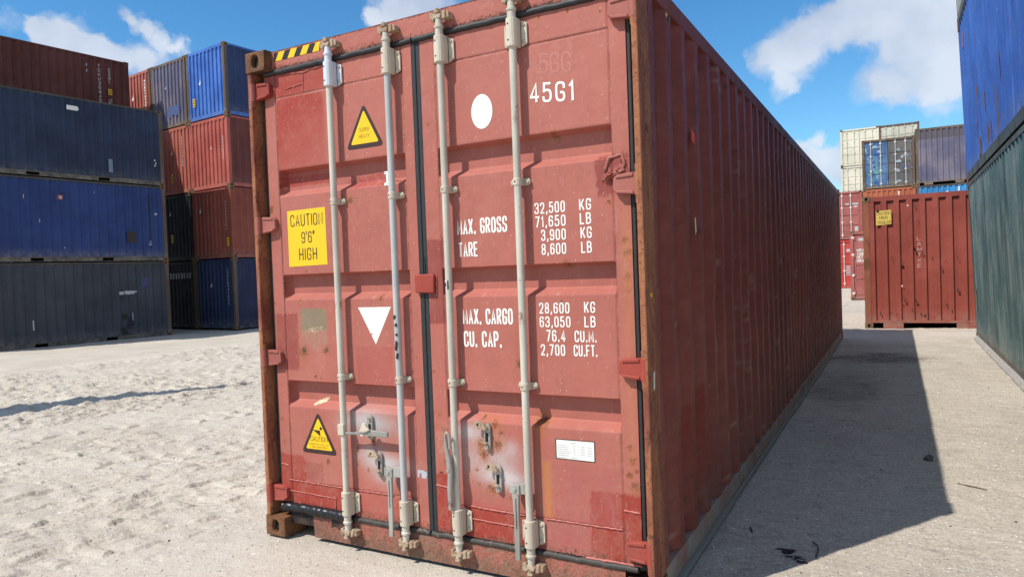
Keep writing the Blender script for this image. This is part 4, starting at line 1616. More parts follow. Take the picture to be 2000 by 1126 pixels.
def big_bracket(door, xr, z0, z1, mat):
    o = obj('rod_bracket', hat(xr, z0, z1, .029, .062), mat, door, bev=.004)
    for s in (-1, 1):
        for zz in (z0 + .028, z1 - .028):
            obj('bracket_bolt', BOLT, M_BOLT, door, (xr + s * .046, .0545, zz))
    for zz in (z0 + .03, z1 - .03):
        obj('grease_hole', PIT, M_HOLE, door, (xr - .008, ROD_Y - .0270, zz))


def strap(door, xr, zc, mat, rusted=False):
    mb = MB()
    P = []
    r = .0225
    for i in range(9):
        a = math.pi * i / 8
        P.append((xr + r * math.cos(a), ROD_Y - r * math.sin(a)))
    prism_z(mb, [(xr + r, .056)] + P + [(xr - r, .056)], zc - .018, zc + .018)
    for s in (-1, 1):
        mb.prism([(xr + s * (r + .0005), zc - .018), (xr + s * .048, zc - .012), (xr + s * .054, zc), (xr + s * .048, zc + .016), (xr + s * (r + .0005), zc + .018)], .050, .0642)
    obj('rod_strap', mb, mat, door, bev=.003)
    for s in (-1, 1):
        obj('strap_bolt', BOLT, M_BOLT, door, (xr + s * .040, .0500, zc))
    obj('grease_hole', PIT, M_HOLE, door, (xr - .004, ROD_Y - .0208, zc))


def cam_end(door, frame, xr, top, seed):
    g = random.Random(seed)
    zr = 2.745 if top else .195
    s = 1 if top else -1
    mb = MB()
    mb.tube([(xr, ROD_Y, zr), (xr, ROD_Y, zr + s * .030), (xr, ROD_Y, zr + s * .034), (xr, ROD_Y, zr + s * .044), (xr, ROD_Y, zr + s * .048), (xr, ROD_Y, zr + s * .085)],
            [.021, .021, .0255, .0255, .019, .017], 12)
    obj('rod_collar', mb, M_ZINC if seed != 1 else M_BRKW, door, smooth=40)
    z1 = zr + s * .078
    cam = MB()
    a, b = sorted((z1, z1 + s * .030))
    cam.prism([(xr - .026, a + .004), (xr - .018, b), (xr + .012, b - .002), (xr + .026, b - .010), (xr + .020, a), (xr - .02, a)], .002, .040)
    a, b = sorted((z1 + s * .026, z1 + s * .052))
    cam.prism([(xr - .014, a), (xr - .010, b - .004), (xr + .006, b), (xr + .016, a + .006), (xr + .012, a)], -.004, .030)
    obj('cam', cam, M_CAM, door, bev=.004)
    kz = zr + s * .095
    for sx in (-1, 1):
        kp = MB()
        kp.prism([(xr + sx * .024, kz - .024), (xr + sx * .046, kz - .018), (xr + sx * .048, kz + .016), (xr + sx * .030, kz + .022), (xr + sx * .024, kz + .010)], .010, .0592)
        if sx == 1:
            kp.prism([(xr + .0475, kz - .018), (xr + .064, kz - .016), (xr + .064, kz + .012), (xr + .0475, kz + .016)], .016, .0592)
        obj('cam_keeper', kp, M_CAM, frame, bev=.004)


RODS = ((door_l, .642, M_ZINC, 0), (door_l, 1.052, M_ZINCB, 1), (door_r, 1.392, M_ZINC, 2), (door_r, 1.810, M_ZINC, 3))
for door, xr, m, k in RODS:
    obj('lock_rod', MB().tube([(xr, ROD_Y, .19), (xr, ROD_Y, 1.0), (xr + .001, ROD_Y - .001, 1.8), (xr, ROD_Y, 2.75)], .0185, 16), m, door, smooth=50)
    big_bracket(door, xr, 2.605, 2.742, M_BRKW if k == 0 else M_BRK)
    big_bracket(door, xr, .196, .330, M_BRK)
    strap(door, xr, 1.965, M_BRK)
    strap(door, xr, .980, M_BRK)
    cam_end(door, header, xr, True, k + 1)
    cam_end(door, sill, xr, False, k + 11)
# scrapes and tape on two rods
mb = MB()
for zz, h, dx in ((1.31, .02, -.004), (1.27, .016, .002), (1.22, .012, .004), (1.145, .05, .0), (1.10, .03, .004)):
    mb.prism([(1.052 + dx - .008, zz), (1.052 + dx + .004, zz - h * .2), (1.052 + dx + .010, zz + h * .8), (1.052 + dx - .002, zz + h)], .0005, .004)
obj('paint_scrape', mb, M_BLK, door_l)['kind'] = 'stuff'
mb = MB()
P = []
mb.tube([(1.391, ROD_Y, 1.462), (1.391, ROD_Y, 1.505)], .0194, 16, 0)
for q, (a, b) in enumerate(((-.010, .3), (-.002, -.2), (.006, .25))):
    pass
wrap = lambda x, z, y: (1.391 + .0197 * math.sin(x), ROD_Y - .0197 * math.cos(x) + y, z)
text(mb, 'WISC', -.75, 1.15, 1.470, .026, wrap, 0.0, 1.0, 1)
obj('tape_band', mb, [M_WHITEC, M_BLK], door_r)


# ---- handles and hasps
def hasp(door, xc, z0, z1, flap=True, seed=0):
    mb = MB()
    w = .019
    P = []
    for i in range(9):
        a = math.pi * i / 8
        P.append((xc + w * math.cos(a), z1 - w + w * math.sin(a)))
    for i in range(9):
        a = math.pi + math.pi * i / 8
        P.append((xc + w * math.cos(a), z0 + w + w * math.sin(a)))
    mb.prism(P, .050, .0655)
    o = obj('hasp_plate', mb, M_HANDLE, door, bev=.003)
    bl = MB()
    for zz in (z0 + w, z1 - w):
        bl.tube([(xc, .040, zz), (xc, .050, zz)], .0095, 8, 0)
        bl.tube([(xc, .0395, zz), (xc, .042, zz)], .004, 8, 1)
    bl.prism([(xc - .009, z0 + .045), (xc + .008, z0 + .045), (xc + .008, z1 - .048), (xc - .009, z1 - .048)], .0494, .0502, 1)
    obj('hasp_bolt', bl, [M_BOLT, M_HOLE], door)
    if flap:
        f = MB()
        f.prism([(xc - .062, z1 - .022), (xc - .058, z1 + .006), (xc - .030, z1 + .014), (xc - .004, z1 + .001), (xc + .010, z1 - .022), (xc - .004, z1 - .036), (xc - .022, z1 - .016), (xc - .044, z1 - .030)], .028, .038)
        f.tube([(xc - .040, .0275, z1 - .006), (xc - .040, .029, z1 - .006)], .007, 8, 1)
        f.prism([(xc - .030, z0 + .050), (xc + .004, z0 + .044), (xc + .012, z0 + .034), (xc - .004, z0 + .036), (xc - .030, z0 + .040)], .032, .044)
        obj('hasp_flap', f, [M_CAM, M_HOLE], door, bev=.002)
    return o


hasp(door_l, .806, .632, .768, False)
# handle swung across from the first rod
mb = MB()
mb.prism([(.618, .655), (.662, .655), (.662, .715), (.652, .722), (.618, .715)], -.006, .014)
obj('handle_clevis', mb, M_BRK, door_l, bev=.004)
mb = MB()
mb.prism([(.655, .674), (.72, .676), (.80, .692), (.828, .700), (.966, .695), (.968, .667), (.83, .664), (.76, .665), (.655, .660)], .002, .016)
obj('handle', mb, M_HANDLE, door_l, bev=.004)
mb = MB()
mb.prism([(.775, .690), (.79, .712), (.80, .735), (.822, .738), (.83, .715), (.85, .702), (.825, .688), (.80, .682)], -.008, .002)
mb.prism([(.78, .660), (.80, .662), (.80, .668), (.78, .668)], -.004, .006)
obj('hasp_flap', mb, M_BRK, door_l, bev=.003)
hasp(door_l, .862, .428, .566)


def hanging_handle(door, xr, xh, z0, seed, worn=False):
    mb = MB()
    mb.prism([(xh - .030, z0 + .33), (xh + .024, z0 + .325), (xh + .024, z0 + .372), (xh - .030, z0 + .375)], -.002, .030)
    mb.prism([(xh + .024, z0 + .328), (xr - .012, z0 + .328), (xr - .012, z0 + .385), (xh + .024, z0 + .378)], .006, .024)
    mb.tube([(xh - .002, -.008, z0 + .350), (xh - .002, -.002, z0 + .350)], .011, 8)
    obj('handle_clevis', mb, M_HANDLE, door, bev=.004)
    mb = MB()
    mb.prism([(xh - .018, z0 + .33), (xh + .018, z0 + .33), (xh + .015, z0 + .20), (xh + .016, z0 + .14), (xh + .013, z0), (xh - .012, z0), (xh - .014, z0 + .14), (xh - .011, z0 + .20)], .000, .016)
    mb.prism([(xh - .004, z0 + .31), (xh + .003, z0 + .31), (xh + .003, z0 + .16), (xh - .003, z0 + .16)], -.006, .000)
    obj('handle', mb, M_HANDLE, door, bev=.004)


hanging_handle(door_l, 1.052, .966, .128, 1)
hanging_handle(door_r, 1.810, 1.745, .128, 2)
# handle folded up against the third rod
mb = MB()
P = [(1.374, -.012, .335), (1.374, -.014, .44), (1.384, -.016, .52), (1.372, -.014, .60), (1.362, -.016, .66), (1.360, -.020, .715), (1.372, -.024, .735), (1.386, -.022, .72), (1.386, -.020, .65)]
mb.tube(P, [.013, .015, .017, .016, .010, .007, .007, .007, .007], 8)
mb.tube([(1.376, -.034, .540), (1.376, -.020, .540)], .0095, 8)
obj('handle', mb, M_HANDLE, door_r, smooth=60)
hasp(door_r, 1.566, .640, .778)
hasp(door_r, 1.622, .432, .572)

# ---- centre catch
obj('centre_catch', MB().prism([(1.160, 1.444), (1.280, 1.440), (1.284, 1.535), (1.272, 1.541), (1.160, 1.540)], .042, .0645), M_REDNEW, door_r, bev=.006,
    label='square red steel catch welded over the door gap')
weld(door_r, [(1.215, 1.545), (1.215, 1.63)], .004, 21, M_RUB)
weld(door_r, [(1.286, 1.44), (1.288, 1.54)], .005, 22)

# ---- stickers and lettering
FY = .0652
pl_ = onfront(FY)


def lettering(parent, lines, mat=None, name='lettering', weight=.95, gap=1.35, y=0):
    for ln in lines:
        s, x0, x1, z0, h = ln[:5]
        mb = MB()
        text(mb, s, x0, x1, z0, h, pl_, y, weight, 0, slant=ln[5] if len(ln) > 5 else None, gap=gap)
        obj(name, mb, mat or M_WHITE, parent)


lettering(door_r, [('45G1', 1.876, 2.096, 2.345, .083, -.10)], weight=1.02, gap=3.0)
lettering(door_r, [('MAX. GROSS', 1.431, 1.715, 1.738, .070), ('TARE', 1.433, 1.541, 1.624, .066), ('MAX. CARGO', 1.444, 1.728, 1.281, .071), ('CU. CAP.', 1.446, 1.660, 1.166, .072)], weight=1.12, gap=3.1)
lettering(door_r, [('32,500', 1.877, 2.031, 1.811, .047), ('71,650', 1.878, 2.032, 1.746, .047), ('3,900', 1.907, 2.031, 1.681, .047), ('8,600', 1.907, 2.030, 1.614, .047),
                   ('KG', 2.110, 2.163, 1.812, .047), ('LB', 2.111, 2.161, 1.747, .047), ('KG', 2.112, 2.162, 1.682, .047), ('LB', 2.113, 2.160, 1.614, .047),
                   ('28,600', 1.883, 2.036, 1.333, .046), ('63,050', 1.883, 2.039, 1.267, .046), ('76.4', 1.916, 2.010, 1.198, .050), ('2,700', 1.884, 2.006, 1.131, .048),
                   ('KG', 2.117, 2.166, 1.335, .046), ('LB', 2.116, 2.166, 1.268, .046), ('CU.M.', 2.064, 2.168, 1.198, .048), ('CU.FT.', 2.057, 2.170, 1.131, .048)], weight=1.12, gap=3.1)
lettering(door_r, [('5GG', 1.93, 2.085, 2.475, .085, -.1)], M_GHOST, 'faded_lettering', .9, 2.1, .0009)
lettering(door_l, [('r', .975, 1.035, 2.036, .085)], None, 'lettering', 1.1)

mb = MB()
mb.face([(1.599 + .0615 * math.cos(2 * math.pi * i / 40), FY, 2.339 + .086 * math.sin(2 * math.pi * i / 40)) for i in range(40)])
obj('round_sticker', mb, M_WHITEC, door_r)
mb = MB()
mb.face([(.744, FY, 1.369), (.862, FY, 1.164), (.977, FY, 1.370)])
obj('triangle_sticker', mb, M_WHITEC, door_l)


def warn_triangle(name, cx, z0, z1, half, lines, pict):
    mb = MB()
    mb.face([(x, FY, z) for x, z in tri_round(cx, z0, z1, half, .032)], 0)
    hgt = z1 - z0
    k = .74
    zc = z0 + hgt * .36
    mb.face([(x, FY - .0004, z) for x, z in tri_round(cx, zc + (z0 - zc) * k * .98, zc + (z1 - zc) * k * 1.04, half * k, .014)], 1)
    for s, a, b, z, h, w, mi in lines:
        text(mb, s, cx + a, cx + b, z, h, pl_, -.0008, w, mi)
    for poly in pict:
        mb.face([(cx + x, FY - .0008, z) for x, z in poly], 2)
    obj(name, mb, [M_BRN, M_YEL, M_BRN, M_GREYP], door_l)


warn_triangle('warning_sticker', .842, 2.248, 2.492, .134, [('SUPER', -.036, .036, 2.338, .020, .55, 2), ('HEAVY', -.036, .036, 2.303, .020, .55, 2)], [])
warn_triangle('warning_sticker', .404, .512, .762, .142, [('CAUTION!', -.066, .070, .586, .026, .75, 2), ('CARGO MAY FALL OUT', -.078, .082, .562, .010, .6, 2), ('WHEN DOOR OPENS', -.060, .064, .545, .010, .6, 2)],
              [[(-.045, .652), (.012, .650), (.014, .616)][::-1], [(.006, .660), (.022, .650), (.032, .664), (.016, .674)]])
mb = MB()
mb.face([(.227, FY, 1.614), (.531, FY, 1.618), (.528, FY, 1.948), (.228, FY, 1.944)], 0)
text(mb, 'CAUTION', .255, .505, 1.852, .064, pl_, -.0006, .72, 1, gap=2.3)
text(mb, "9'6\"", .338, .437, 1.752, .060, pl_, -.0006, .75, 1, gap=2.0)
text(mb, 'HIGH', .315, .450, 1.652, .065, pl_, -.0006, .75, 1, gap=2.6)
obj('height_sticker', mb, [M_YEL, M_BLK], door_l, label='yellow height sticker with black lettering')
mb = MB()
mb.face([(1.941, FY, .633), (2.143, FY, .632), (2.144, FY, .731), (1.941, FY, .729)], 0)
mb.face([(1.946, FY - .0004, .637), (2.139, FY - .0004, .636), (2.140, FY - .0004, .727), (1.946, FY - .0004, .725)], 1)
text(mb, 'HPCL', 2.024, 2.054, .709, .009, pl_, -.0008, .8, 2)
gg = random.Random(3)
for k in range(7):
    zz = .698 - k * .0095
    x = 1.952
    segs = [(1.952, 1.952 + gg.uniform(.045, .07))] + ([(2.035, 2.045), (2.06, 2.064), (2.074, 2.092), (2.106, 2.128)] if k < 5 else ([(2.02, 2.06)] if k == 6 else []))
    for a, b in segs:
        q = a
        while q < b:
            e = min(q + gg.uniform(.004, .012), b)
            mb.face([(q, FY - .0008, zz), (e, FY - .0008, zz), (e, FY - .0008, zz + .0038), (q, FY - .0008, zz + .0038)], 2)
            q = e + .0025
obj('data_plate', mb, [M_BRN, M_WHITEC, M_GREYP], door_r)
mb = MB()
mb.face([(1.112, FY, .452), (1.174, FY, .449), (1.173, FY, .490), (1.113, FY, .494)], 0)
obj('small_label', mb, M_BLUELAB, door_l)
mb = MB()
mb.face([(1.245, FY, .487), (1.294, FY, .487), (1.294, FY, .503), (1.245, FY, .503)], 0)
for k in range(8):
    mb.face([(1.258 + k * .0028, FY - .0005, .489), (1.2595 + k * .0028, FY - .0005, .489), (1.2595 + k * .0028, FY - .0005, .500), (1.258 + k * .0028, FY - .0005, .500)], 1)
obj('small_label', mb, [M_WHITEC, M_BLK], door_r)

# ================================================================== stacked containers
S20, H8, HC = 6.058, 2.591, 2.896
P_GREY = paint('grey green faded paint', (.046, .052, .066), (.058, .064, .080), rust=.12, dirt=.6, seed=10, streak=.35)
P_BLUE = paint('royal blue paint', (0.020, 0.045, 0.166), (0.026, 0.054, 0.187), rust=.28, dirt=.7, seed=11, streak=.25)
P_DKBL = paint('dark slate blue paint', (.019, .032, .068), (.025, .040, .084), rust=.30, dirt=.3, seed=12, streak=.45)
P_BRNR = paint('brown red paint', (.125, .029, .019), (.145, .036, .025), rust=.26, dirt=.2, seed=13, streak=.25)
P_RAILG = paint('weathered rail', (.06, .058, .052), (.09, .08, .065), rust=.8, dirt=.6, seed=14)
P_RAILB = paint('brown weathered rail', (.12, .08, .055), (.16, .12, .09), rust=1.0, dirt=.5, seed=15)
P_RED2 = paint('salmon red paint', (.42, .105, .072), (.47, .14, .10), rust=.16, dirt=.2, seed=16, streak=.35)
P_RED3 = paint('rose red paint', (.43, .09, .07), (.48, .125, .095), rust=.18, dirt=.2, seed=17, streak=.35)
P_PURP = paint('faded purple blue paint', (.12, .115, .19), (.20, .17, .21), rust=.38, dirt=.2, seed=18, streak=.7)
P_BRBL = paint('bright blue paint', (.045, .135, .46), (.07, .19, .56), rust=.12, dirt=.2, seed=19, streak=.4)
P_BLK = paint('near black paint', (0.013, 0.016, 0.019), (0.019, 0.022, 0.024), rust=.15, dirt=.2, seed=20)
P_NAVY = paint('navy paint', (0.014, 0.026, 0.076), (0.020, 0.035, 0.094), rust=.12, dirt=.4, seed=21)
P_BRED = paint('brick red paint', (.26, .062, .04), (.30, .075, .05), rust=.2, dirt=.3, seed=22)
P_TEAL = paint('streaked green blue paint', (.070, .125, .130), (.17, .215, .20), rust=.22, dirt=.6, seed=23, streak=1.3)
P_CBLU = paint('clear blue paint', (.035, .105, .40), (.050, .14, .46), rust=.34, dirt=.3, seed=24, streak=.6)
P_PALE = paint('pale grey green paint', (.30, .34, .31), (.36, .39, .36), rust=.3, dirt=.3, seed=25)
P_DRED = paint('dark scarlet paint', (.30, .062, .042), (.345, .08, .055), rust=.40, dirt=.5, seed=26, streak=.35)
P_ORNG = paint('orange red paint', (.42, .115, .055), (.47, .145, .075), rust=.16, dirt=.2, seed=27)
P_CYAN = paint('cyan blue paint', (.035, .215, .48), (.05, .26, .54), rust=.1, dirt=.2, seed=28)
P_TORN = paint('torn blue paint', (.055, .13, .29), (.10, .21, .33), rust=.42, dirt=.2, seed=29, streak=1.0, spots=.25, spotcol=(.30, .42, .42))
P_CREM = paint('cream paint', (.70, .65, .51), (.74, .69, .56), rust=.10, dirt=.2, seed=30, streak=.15)
P_CREM2 = paint('rust run cream paint', (.55, .52, .42), (.62, .60, .52), rust=.45, dirt=.2, seed=31, streak=.6)
P_MARO = paint('maroon paint', (.34, .085, .072), (.40, .13, .11), rust=.2, dirt=.3, seed=32)
P_SCAR = paint('bright scarlet paint', (.50, .040, .032), (.54, .07, .055), rust=.1, dirt=.2, seed=33)
P_SHADEBL = paint('shaded side blue', (.022, .042, .125), (.03, .05, .14), rust=.2, dirt=.4, seed=41)  # darker copy of the bright blue, with the side's shade in the colour
P_SHADERD = paint('shaded side red', (.155, .036, .030), (.18, .05, .04), rust=.2, dirt=.3, seed=42)  # darker copy of the rose red, shade of the side painted in
P_PURB = paint('banded purple paint', (.12, .115, .19), (.20, .17, .21), rust=.42, dirt=.2, seed=18, streak=.8, band=(2.30, (.085, .075, .085)))
P_BLACKR = paint('blackened rail', (.022, .020, .018), (.035, .03, .026), rust=.4, dirt=.2, seed=43)
P_SLAT = paint('slate brown paint', (.115, .105, .105), (.16, .14, .13), rust=.55, dirt=.3, seed=34, streak=.8)
M_RODG = steel('grey lock rods', (.48, .45, .42), (.58, .56, .53), .25, .5, 0, 9)
M_RODW = steel('pale lock rods', (.60, .55, .50), (.68, .63, .58), .15, .5, 0, 8)

# -- left stack, long sides to the yard
RA = R(-6.0)
zA = -.23
GA = 'containers stacked along the left of the yard'
ax, ay = place_right_far((-18.85, 12.70), RA, S20)
A1 = container((ax, ay, zA), RA, S20, H8, P_GREY, 'grey container with a rusty corner post, on the ground under the royal blue one', GA, seed=1, rail=P_RAILG, post=P_RAILB, pockets=True)
A2 = container((ax, ay, zA + H8), RA, S20, H8, P_BLUE, 'royal blue container second from the ground, resting on the grey one', GA, seed=2, rail=P_RAILG, post=P_RAILB, pockets=True)
A3 = container((ax, ay, zA + 2 * H8), RA, S20, H8, P_DKBL, 'dark slate blue container with a white paint dash, on top of the royal blue one', GA, seed=3, rail=P_RAILG, post=P_RAILB, pockets=True)
bx_, by_ = place_right_far((-22.4, 13.9), RA, S20)
A4 = container((bx_, by_, zA + 3 * H8), RA, S20, H8, P_BRNR, 'brown red container with white vertical lettering, highest behind the slate blue one', GA, seed=0, rail=P_BRNR, post=P_BRNR, pockets=True)
HID = 'containers hidden low inside the rear stacks'
for k in range(3):
    container((bx_, by_, zA + k * H8), RA, S20, H8, P_DKBL, 'container hidden behind the nearer stacks', HID, seed=k, rail=P_RAILG, pockets=True)

XR = WID - .0055
pr_side = lambda s, z, y: (XR - y, s, z)


def quad_side(mb, s0, s1, z0, z1, mi=0, sk=0.0, o=0.0):
    mb.face([(XR + o, s0, z0), (XR + o, s1, z0 + sk), (XR + o, s1, z1 + sk), (XR + o, s0, z1)], mi)


mb = MB()
text(mb, 'TCKU3684510', S20 - 1.13, S20 - 1.06, 2.18, .105, pr_side, 0, .85, 0, vertical=True)
obj('lettering', mb, M_WHITE, A4)
mb = MB()
text(mb, '22G1', S20 - .77, S20 - .70, 2.10, .10, pr_side, 0, .85, 0, vertical=True)
obj('lettering', mb, M_WHITE, A4)
mb = MB()
quad_side(mb, S20 - .80, S20 - .66, 1.22, 1.44, 0)
for k in range(3):
    quad_side(mb, S20 - .78, S20 - .68, 1.25 + k * .06, 1.275 + k * .06, 1, 0, .0008)
obj('side_label', mb, [M_YEL, M_BLK], A4)
mb = MB()
for k in range(4):
    for j in range(3):
        if (k + j) % 4 != 3:
            quad_side(mb, S20 - .80 + j * .045, S20 - .765 + j * .045, .84 + k * .06, .885 + k * .06, 0)
obj('side_label', mb, M_GREYP, A4)
mb = MB()
for zz in (2.14, 1.93):
    quad_side(mb, S20 - 1.55, S20 - 1.51, zz, zz + .09, 0)
obj('paint_mark', mb, M_GREYP, A4)['kind'] = 'stuff'
# dash, drips and scuffs on the others
mb = MB()
P = [(S20 - 3.03, 2.16), (S20 - 2.72, 2.16), (S20 - 2.68, 2.20), (S20 - 2.68, 2.25), (S20 - 2.72, 2.30), (S20 - 3.03, 2.30)]
mb.face([(XR, s, z) for s, z in P], 0)
obj('paint_mark', mb, M_WHITEC, A3)['kind'] = 'stuff'
mb = MB()
for s, z in ((.33, .84), (.30, .74), (.33, .66)):
    quad_side(mb, S20 - s, S20 - s + .035, z, z + .05, 0)
obj('paint_mark', mb, M_WHITEC, A3)['kind'] = 'stuff'
mb = MB()
quad_side(mb, S20 - 1.85, S20 - 1.72, .32, .75, 0)
obj('bleached_mark', mb, flat('pale blue bleached patch', (.16, .22, .29), .7, .3), A3)
mb = MB()
for s, z, w, h in ((3.38, 1.95, .09, .09), (.41, 1.58, .08, .07), (.66, .55, .10, .03), (.62, .60, .05, .10), (2.35, 2.20, .02, .04), (3.30, .42, .03, .04), (4.35, 1.9, .02, .12), (3.95, 1.2, .02, .1)):
    quad_side(mb, S20 - s, S20 - s + w, z, z + h, 0)
obj('paint_mark', mb, M_GREYP, A2)['kind'] = 'stuff'
mb = MB()
mb.face([(XR - .0004, S20 - 3.46, 1.93), (XR - .0004, S20 - 3.28, 1.90), (XR - .0004, S20 - 3.24, 2.06), (XR - .0004, S20 - 3.40, 2.10)])
obj('spray_mark', mb, flat('maroon spray', (.20, .05, .07), .6, .4), A2)
mb = MB()
quad_side(mb, S20 - .62, S20 - .575, .62, 2.25, 0)
obj('rust_run', mb, flat('dark drip stain', (.020, .022, .035), .8, .5), A2)
mb = MB()
quad_side(mb, S20 - 1.38, S20 - 1.06, .62, 1.0, 0)
obj('rust_patch', mb, flat('brown stain patch', (.045, .035, .035), .8, .5), A2)
mb = MB()
gg = random.Random(9)
for k in range(9):
    s = 1.50 + gg.uniform(-.28, .28)
    quad_side(mb, S20 - s, S20 - s + gg.uniform(.05, .16), 1.54 + gg.uniform(-.05, .03), 1.60 + gg.uniform(-.02, .03), 0, gg.uniform(-.01, .01), k * .0002)
quad_side(mb, S20 - 1.33, S20 - 1.30, .62, .88, 0)
quad_side(mb, S20 - 4.27, S20 - 4.23, .55, .85, 0)
obj('paint_scrape', mb, M_GREYP, A1)['kind'] = 'stuff'
mb = MB()
quad_side(mb, S20 - .98, S20 - .72, 1.72, 2.05, 0)
obj('paint_patch', mb, flat('blue touch-up patch', (.05, .06, .13), .6, .2), A1)
mb = MB()
for k in range(7):
    s = 1.62 + gg.uniform(-.15, .15)
    quad_side(mb, S20 - s, S20 - s + .16, .02 + k * .11, .20 + k * .11, 0, 0, k * .0002)
obj('tar_stain', mb, flat('dark soot stain', (.030, .032, .034), .85, .4), A1)['kind'] = 'stuff'

# -- stack behind it, ends to the camera
RB = R(-5.5)
zB = -.17
GB = 'containers stacked end on behind the left stack'
b0 = place_right_near((-17.62, 14.40), RB)
cb, sb = math.cos(RB), math.sin(RB)
colB = [(b0[0] - cb * 2.49 * k, b0[1] - sb * 2.49 * k) for k in range(3)]
rowsB = [
    [(P_NAVY, 'navy container on the ground at the corner of the rear left stack'), (P_BRED, 'brick red container resting on the navy one, half in shadow'),
     (P_RED3, 'rose red container at the corner, under the bright blue one'), (P_BRBL, 'bright blue container on top at the corner of the rear left stack')],
    [(P_BLK, 'black container with a barred white label, on the ground beside the navy one'), (P_BLK, 'black green container in shadow, on the one with the barred label'),
     (P_RED2, 'salmon red container with a yellow label, under the faded purple one'), (P_PURP, 'faded purple blue container on top between a red and a bright blue one')],
    [(P_DKBL, None), (P_DKBL, None), (P_DKBL, None), (P_RED2, 'salmon red container on top, farthest left beside the faded purple one')]]
B = {}
for ci, (cx_, cy_) in enumerate(colB):
    for ri in range(4):
        m, lab = rowsB[ci][ri]
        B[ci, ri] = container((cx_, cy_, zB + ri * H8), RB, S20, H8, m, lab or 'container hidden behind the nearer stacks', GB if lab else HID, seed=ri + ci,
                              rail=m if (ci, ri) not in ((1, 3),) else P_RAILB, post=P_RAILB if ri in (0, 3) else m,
                              side=(P_NAVY, P_BRED, P_SHADERD, P_SHADEBL)[ri] if ci == 0 else None)  # upper two sides get the paints with shade in their colour


def quad_end(mb, x0, x1, z0, z1, mi=0, sk=0.0, o=0.0, y=.0080):
    mb.face([(x0, y - o, z0), (x1, y - o, z0 + sk), (x1, y - o, z1 + sk), (x0, y - o, z1)], mi)


def dashes(root, xc, z0, z1, seed, mat=None, w=.05):
    g_ = random.Random(seed)
    mb = MB()
    z = z1
    while z > z0:
        h = g_.uniform(.06, .10)
        quad_end(mb, xc - w * g_.uniform(.3, .5), xc + w * g_.uniform(.3, .5), z - h, z, 0)
        z -= h + g_.uniform(.03, .05)
    obj('paint_mark', mb, mat or M_GREYP, root)['kind'] = 'stuff'


dashes(B[0, 2], 2.13, 1.05, 1.85, 1)
dashes(B[1, 2], 1.98, 1.1, 2.2, 2)
dashes(B[0, 1], 2.10, 1.0, 2.1, 3)
dashes(B[0, 0], 2.05, .95, 2.2, 4)
dashes(B[2, 3], 2.02, .7, 2.2, 5, M_WHITEC, .09)
for key, x, z in (((0, 3), .36, .55), ((1, 2), 1.15, .50), ((1, 1), .95, .75), ((0, 1), 2.10, .45)):
    mb = MB()
    quad_end(mb, x, x + .15, z, z + .30, 0)
    for k in range(3):
        quad_end(mb, x + .02, x + .13, z + .04 + k * .085, z + .08 + k * .085, 1, 0, .0008)
    obj('end_label', mb, [M_YEL, M_BLK], B[key])
for key, x, z, s in (((0, 3), .80, 1.30, .22), ((1, 3), 1.0, 1.55, .12), ((0, 2), 1.35, 1.45, .12), ((1, 2), 1.20, 1.55, .20), ((0, 1), .45, 1.75, .22), ((0, 0), .95, 1.55, .2), ((1, 1), .9, 1.8, .18), ((2, 3), 1.0, 1.5, .3)):
    mb = MB()
    mb.face([(x, .0080, z), (x + s * .5, .0080, z + s * .1), (x + s * .45, .0080, z + s), (x + s * .3, .0080, z + s * .5), (x + s * .1, .0080, z + s * .35)])
    obj('paint_mark', mb, M_WHITEC, B[key])['kind'] = 'stuff'
mb = MB()
for k in range(9):
    quad_end(mb, .55 + k * .19, .55 + k * .19 + (.11 if k % 2 else .09), 1.92, 2.12, 0)
quad_end(mb, .50, 2.27, 2.125, 2.135, 0)
obj('barred_label', mb, M_GREYP, B[1, 0])['kind'] = 'stuff'
mb = MB()
P = [(1.05, .55), (1.25, .40), (1.5, .50), (1.75, .42), (1.95, .62), (1.9, .85), (1.6, .80), (1.4, .88), (1.1, .80)]
mb.face([(x, .0080, z) for x, z in P])
obj('paint_patch', mb, flat('blue overpaint', (.07, .10, .23), .6, .2), B[1, 3])

# -- stack on the right edge, long sides to the alley
GC = 'containers stacked along the right of the alley'
cy0 = 12.55 - L40
LEAN = R(1.9)    # the ground tips this stack a little towards the alley


def leaning(o):
    o.rotation_euler = (0, -LEAN, 0)
    return o


C1 = leaning(container((4.655 - math.sin(LEAN) * HC * 0, cy0, -.02 + math.cos(LEAN) * HC * 0), 0, L40, HC, P_TEAL, 'streaked green blue container on the ground along the right edge', GC, seed=1, rail=P_RAILG, post=P_RAILB))
C2 = leaning(container((4.655 - math.sin(LEAN) * HC * 1, cy0, -.02 + math.cos(LEAN) * HC * 1), 0, L40, HC, P_CBLU, 'clear blue container with rust streaks, resting on the green blue one', GC, seed=2, rail=P_BLACKR, post=P_CBLU))
C3 = leaning(container((4.655 - math.sin(LEAN) * HC * 2, cy0, -.02 + math.cos(LEAN) * HC * 2), 0, L40, HC, P_PALE, 'pale grey green container on top of the clear blue one', GC, seed=3, rail=P_RAILG, post=P_RAILB))
XL = .0055


def quad_left(mb, s0, s1, z0, z1, sk=0):
    mb.face([(XL, s0, z0), (XL, s1, z0 + sk), (XL, s1, z1 + sk), (XL, s0, z1)], 0)


RUSTM = rusty('bare rust patch', (.16, .07, .035), (.24, .11, .05), (.08, .04, .025), 8, (1, 1, .3))
gg = random.Random(21)


def ragged(root, s, z, w, h, seed, mat):
    g_ = random.Random(seed)
    mb = MB()
    n = 14
    P = []
    for i in range(n):
        a = 2 * math.pi * i / n
        k = g_.uniform(.45, 1.0)
        P.append((XL, s + math.cos(a) * w * k * .5, z + math.sin(a) * h * k * .5))
    c = (XL, s, z)
    for i in range(n):
        mb.face([c, P[(i + 1) % n], P[i]])
    obj('rust_patch', mb, mat, root)


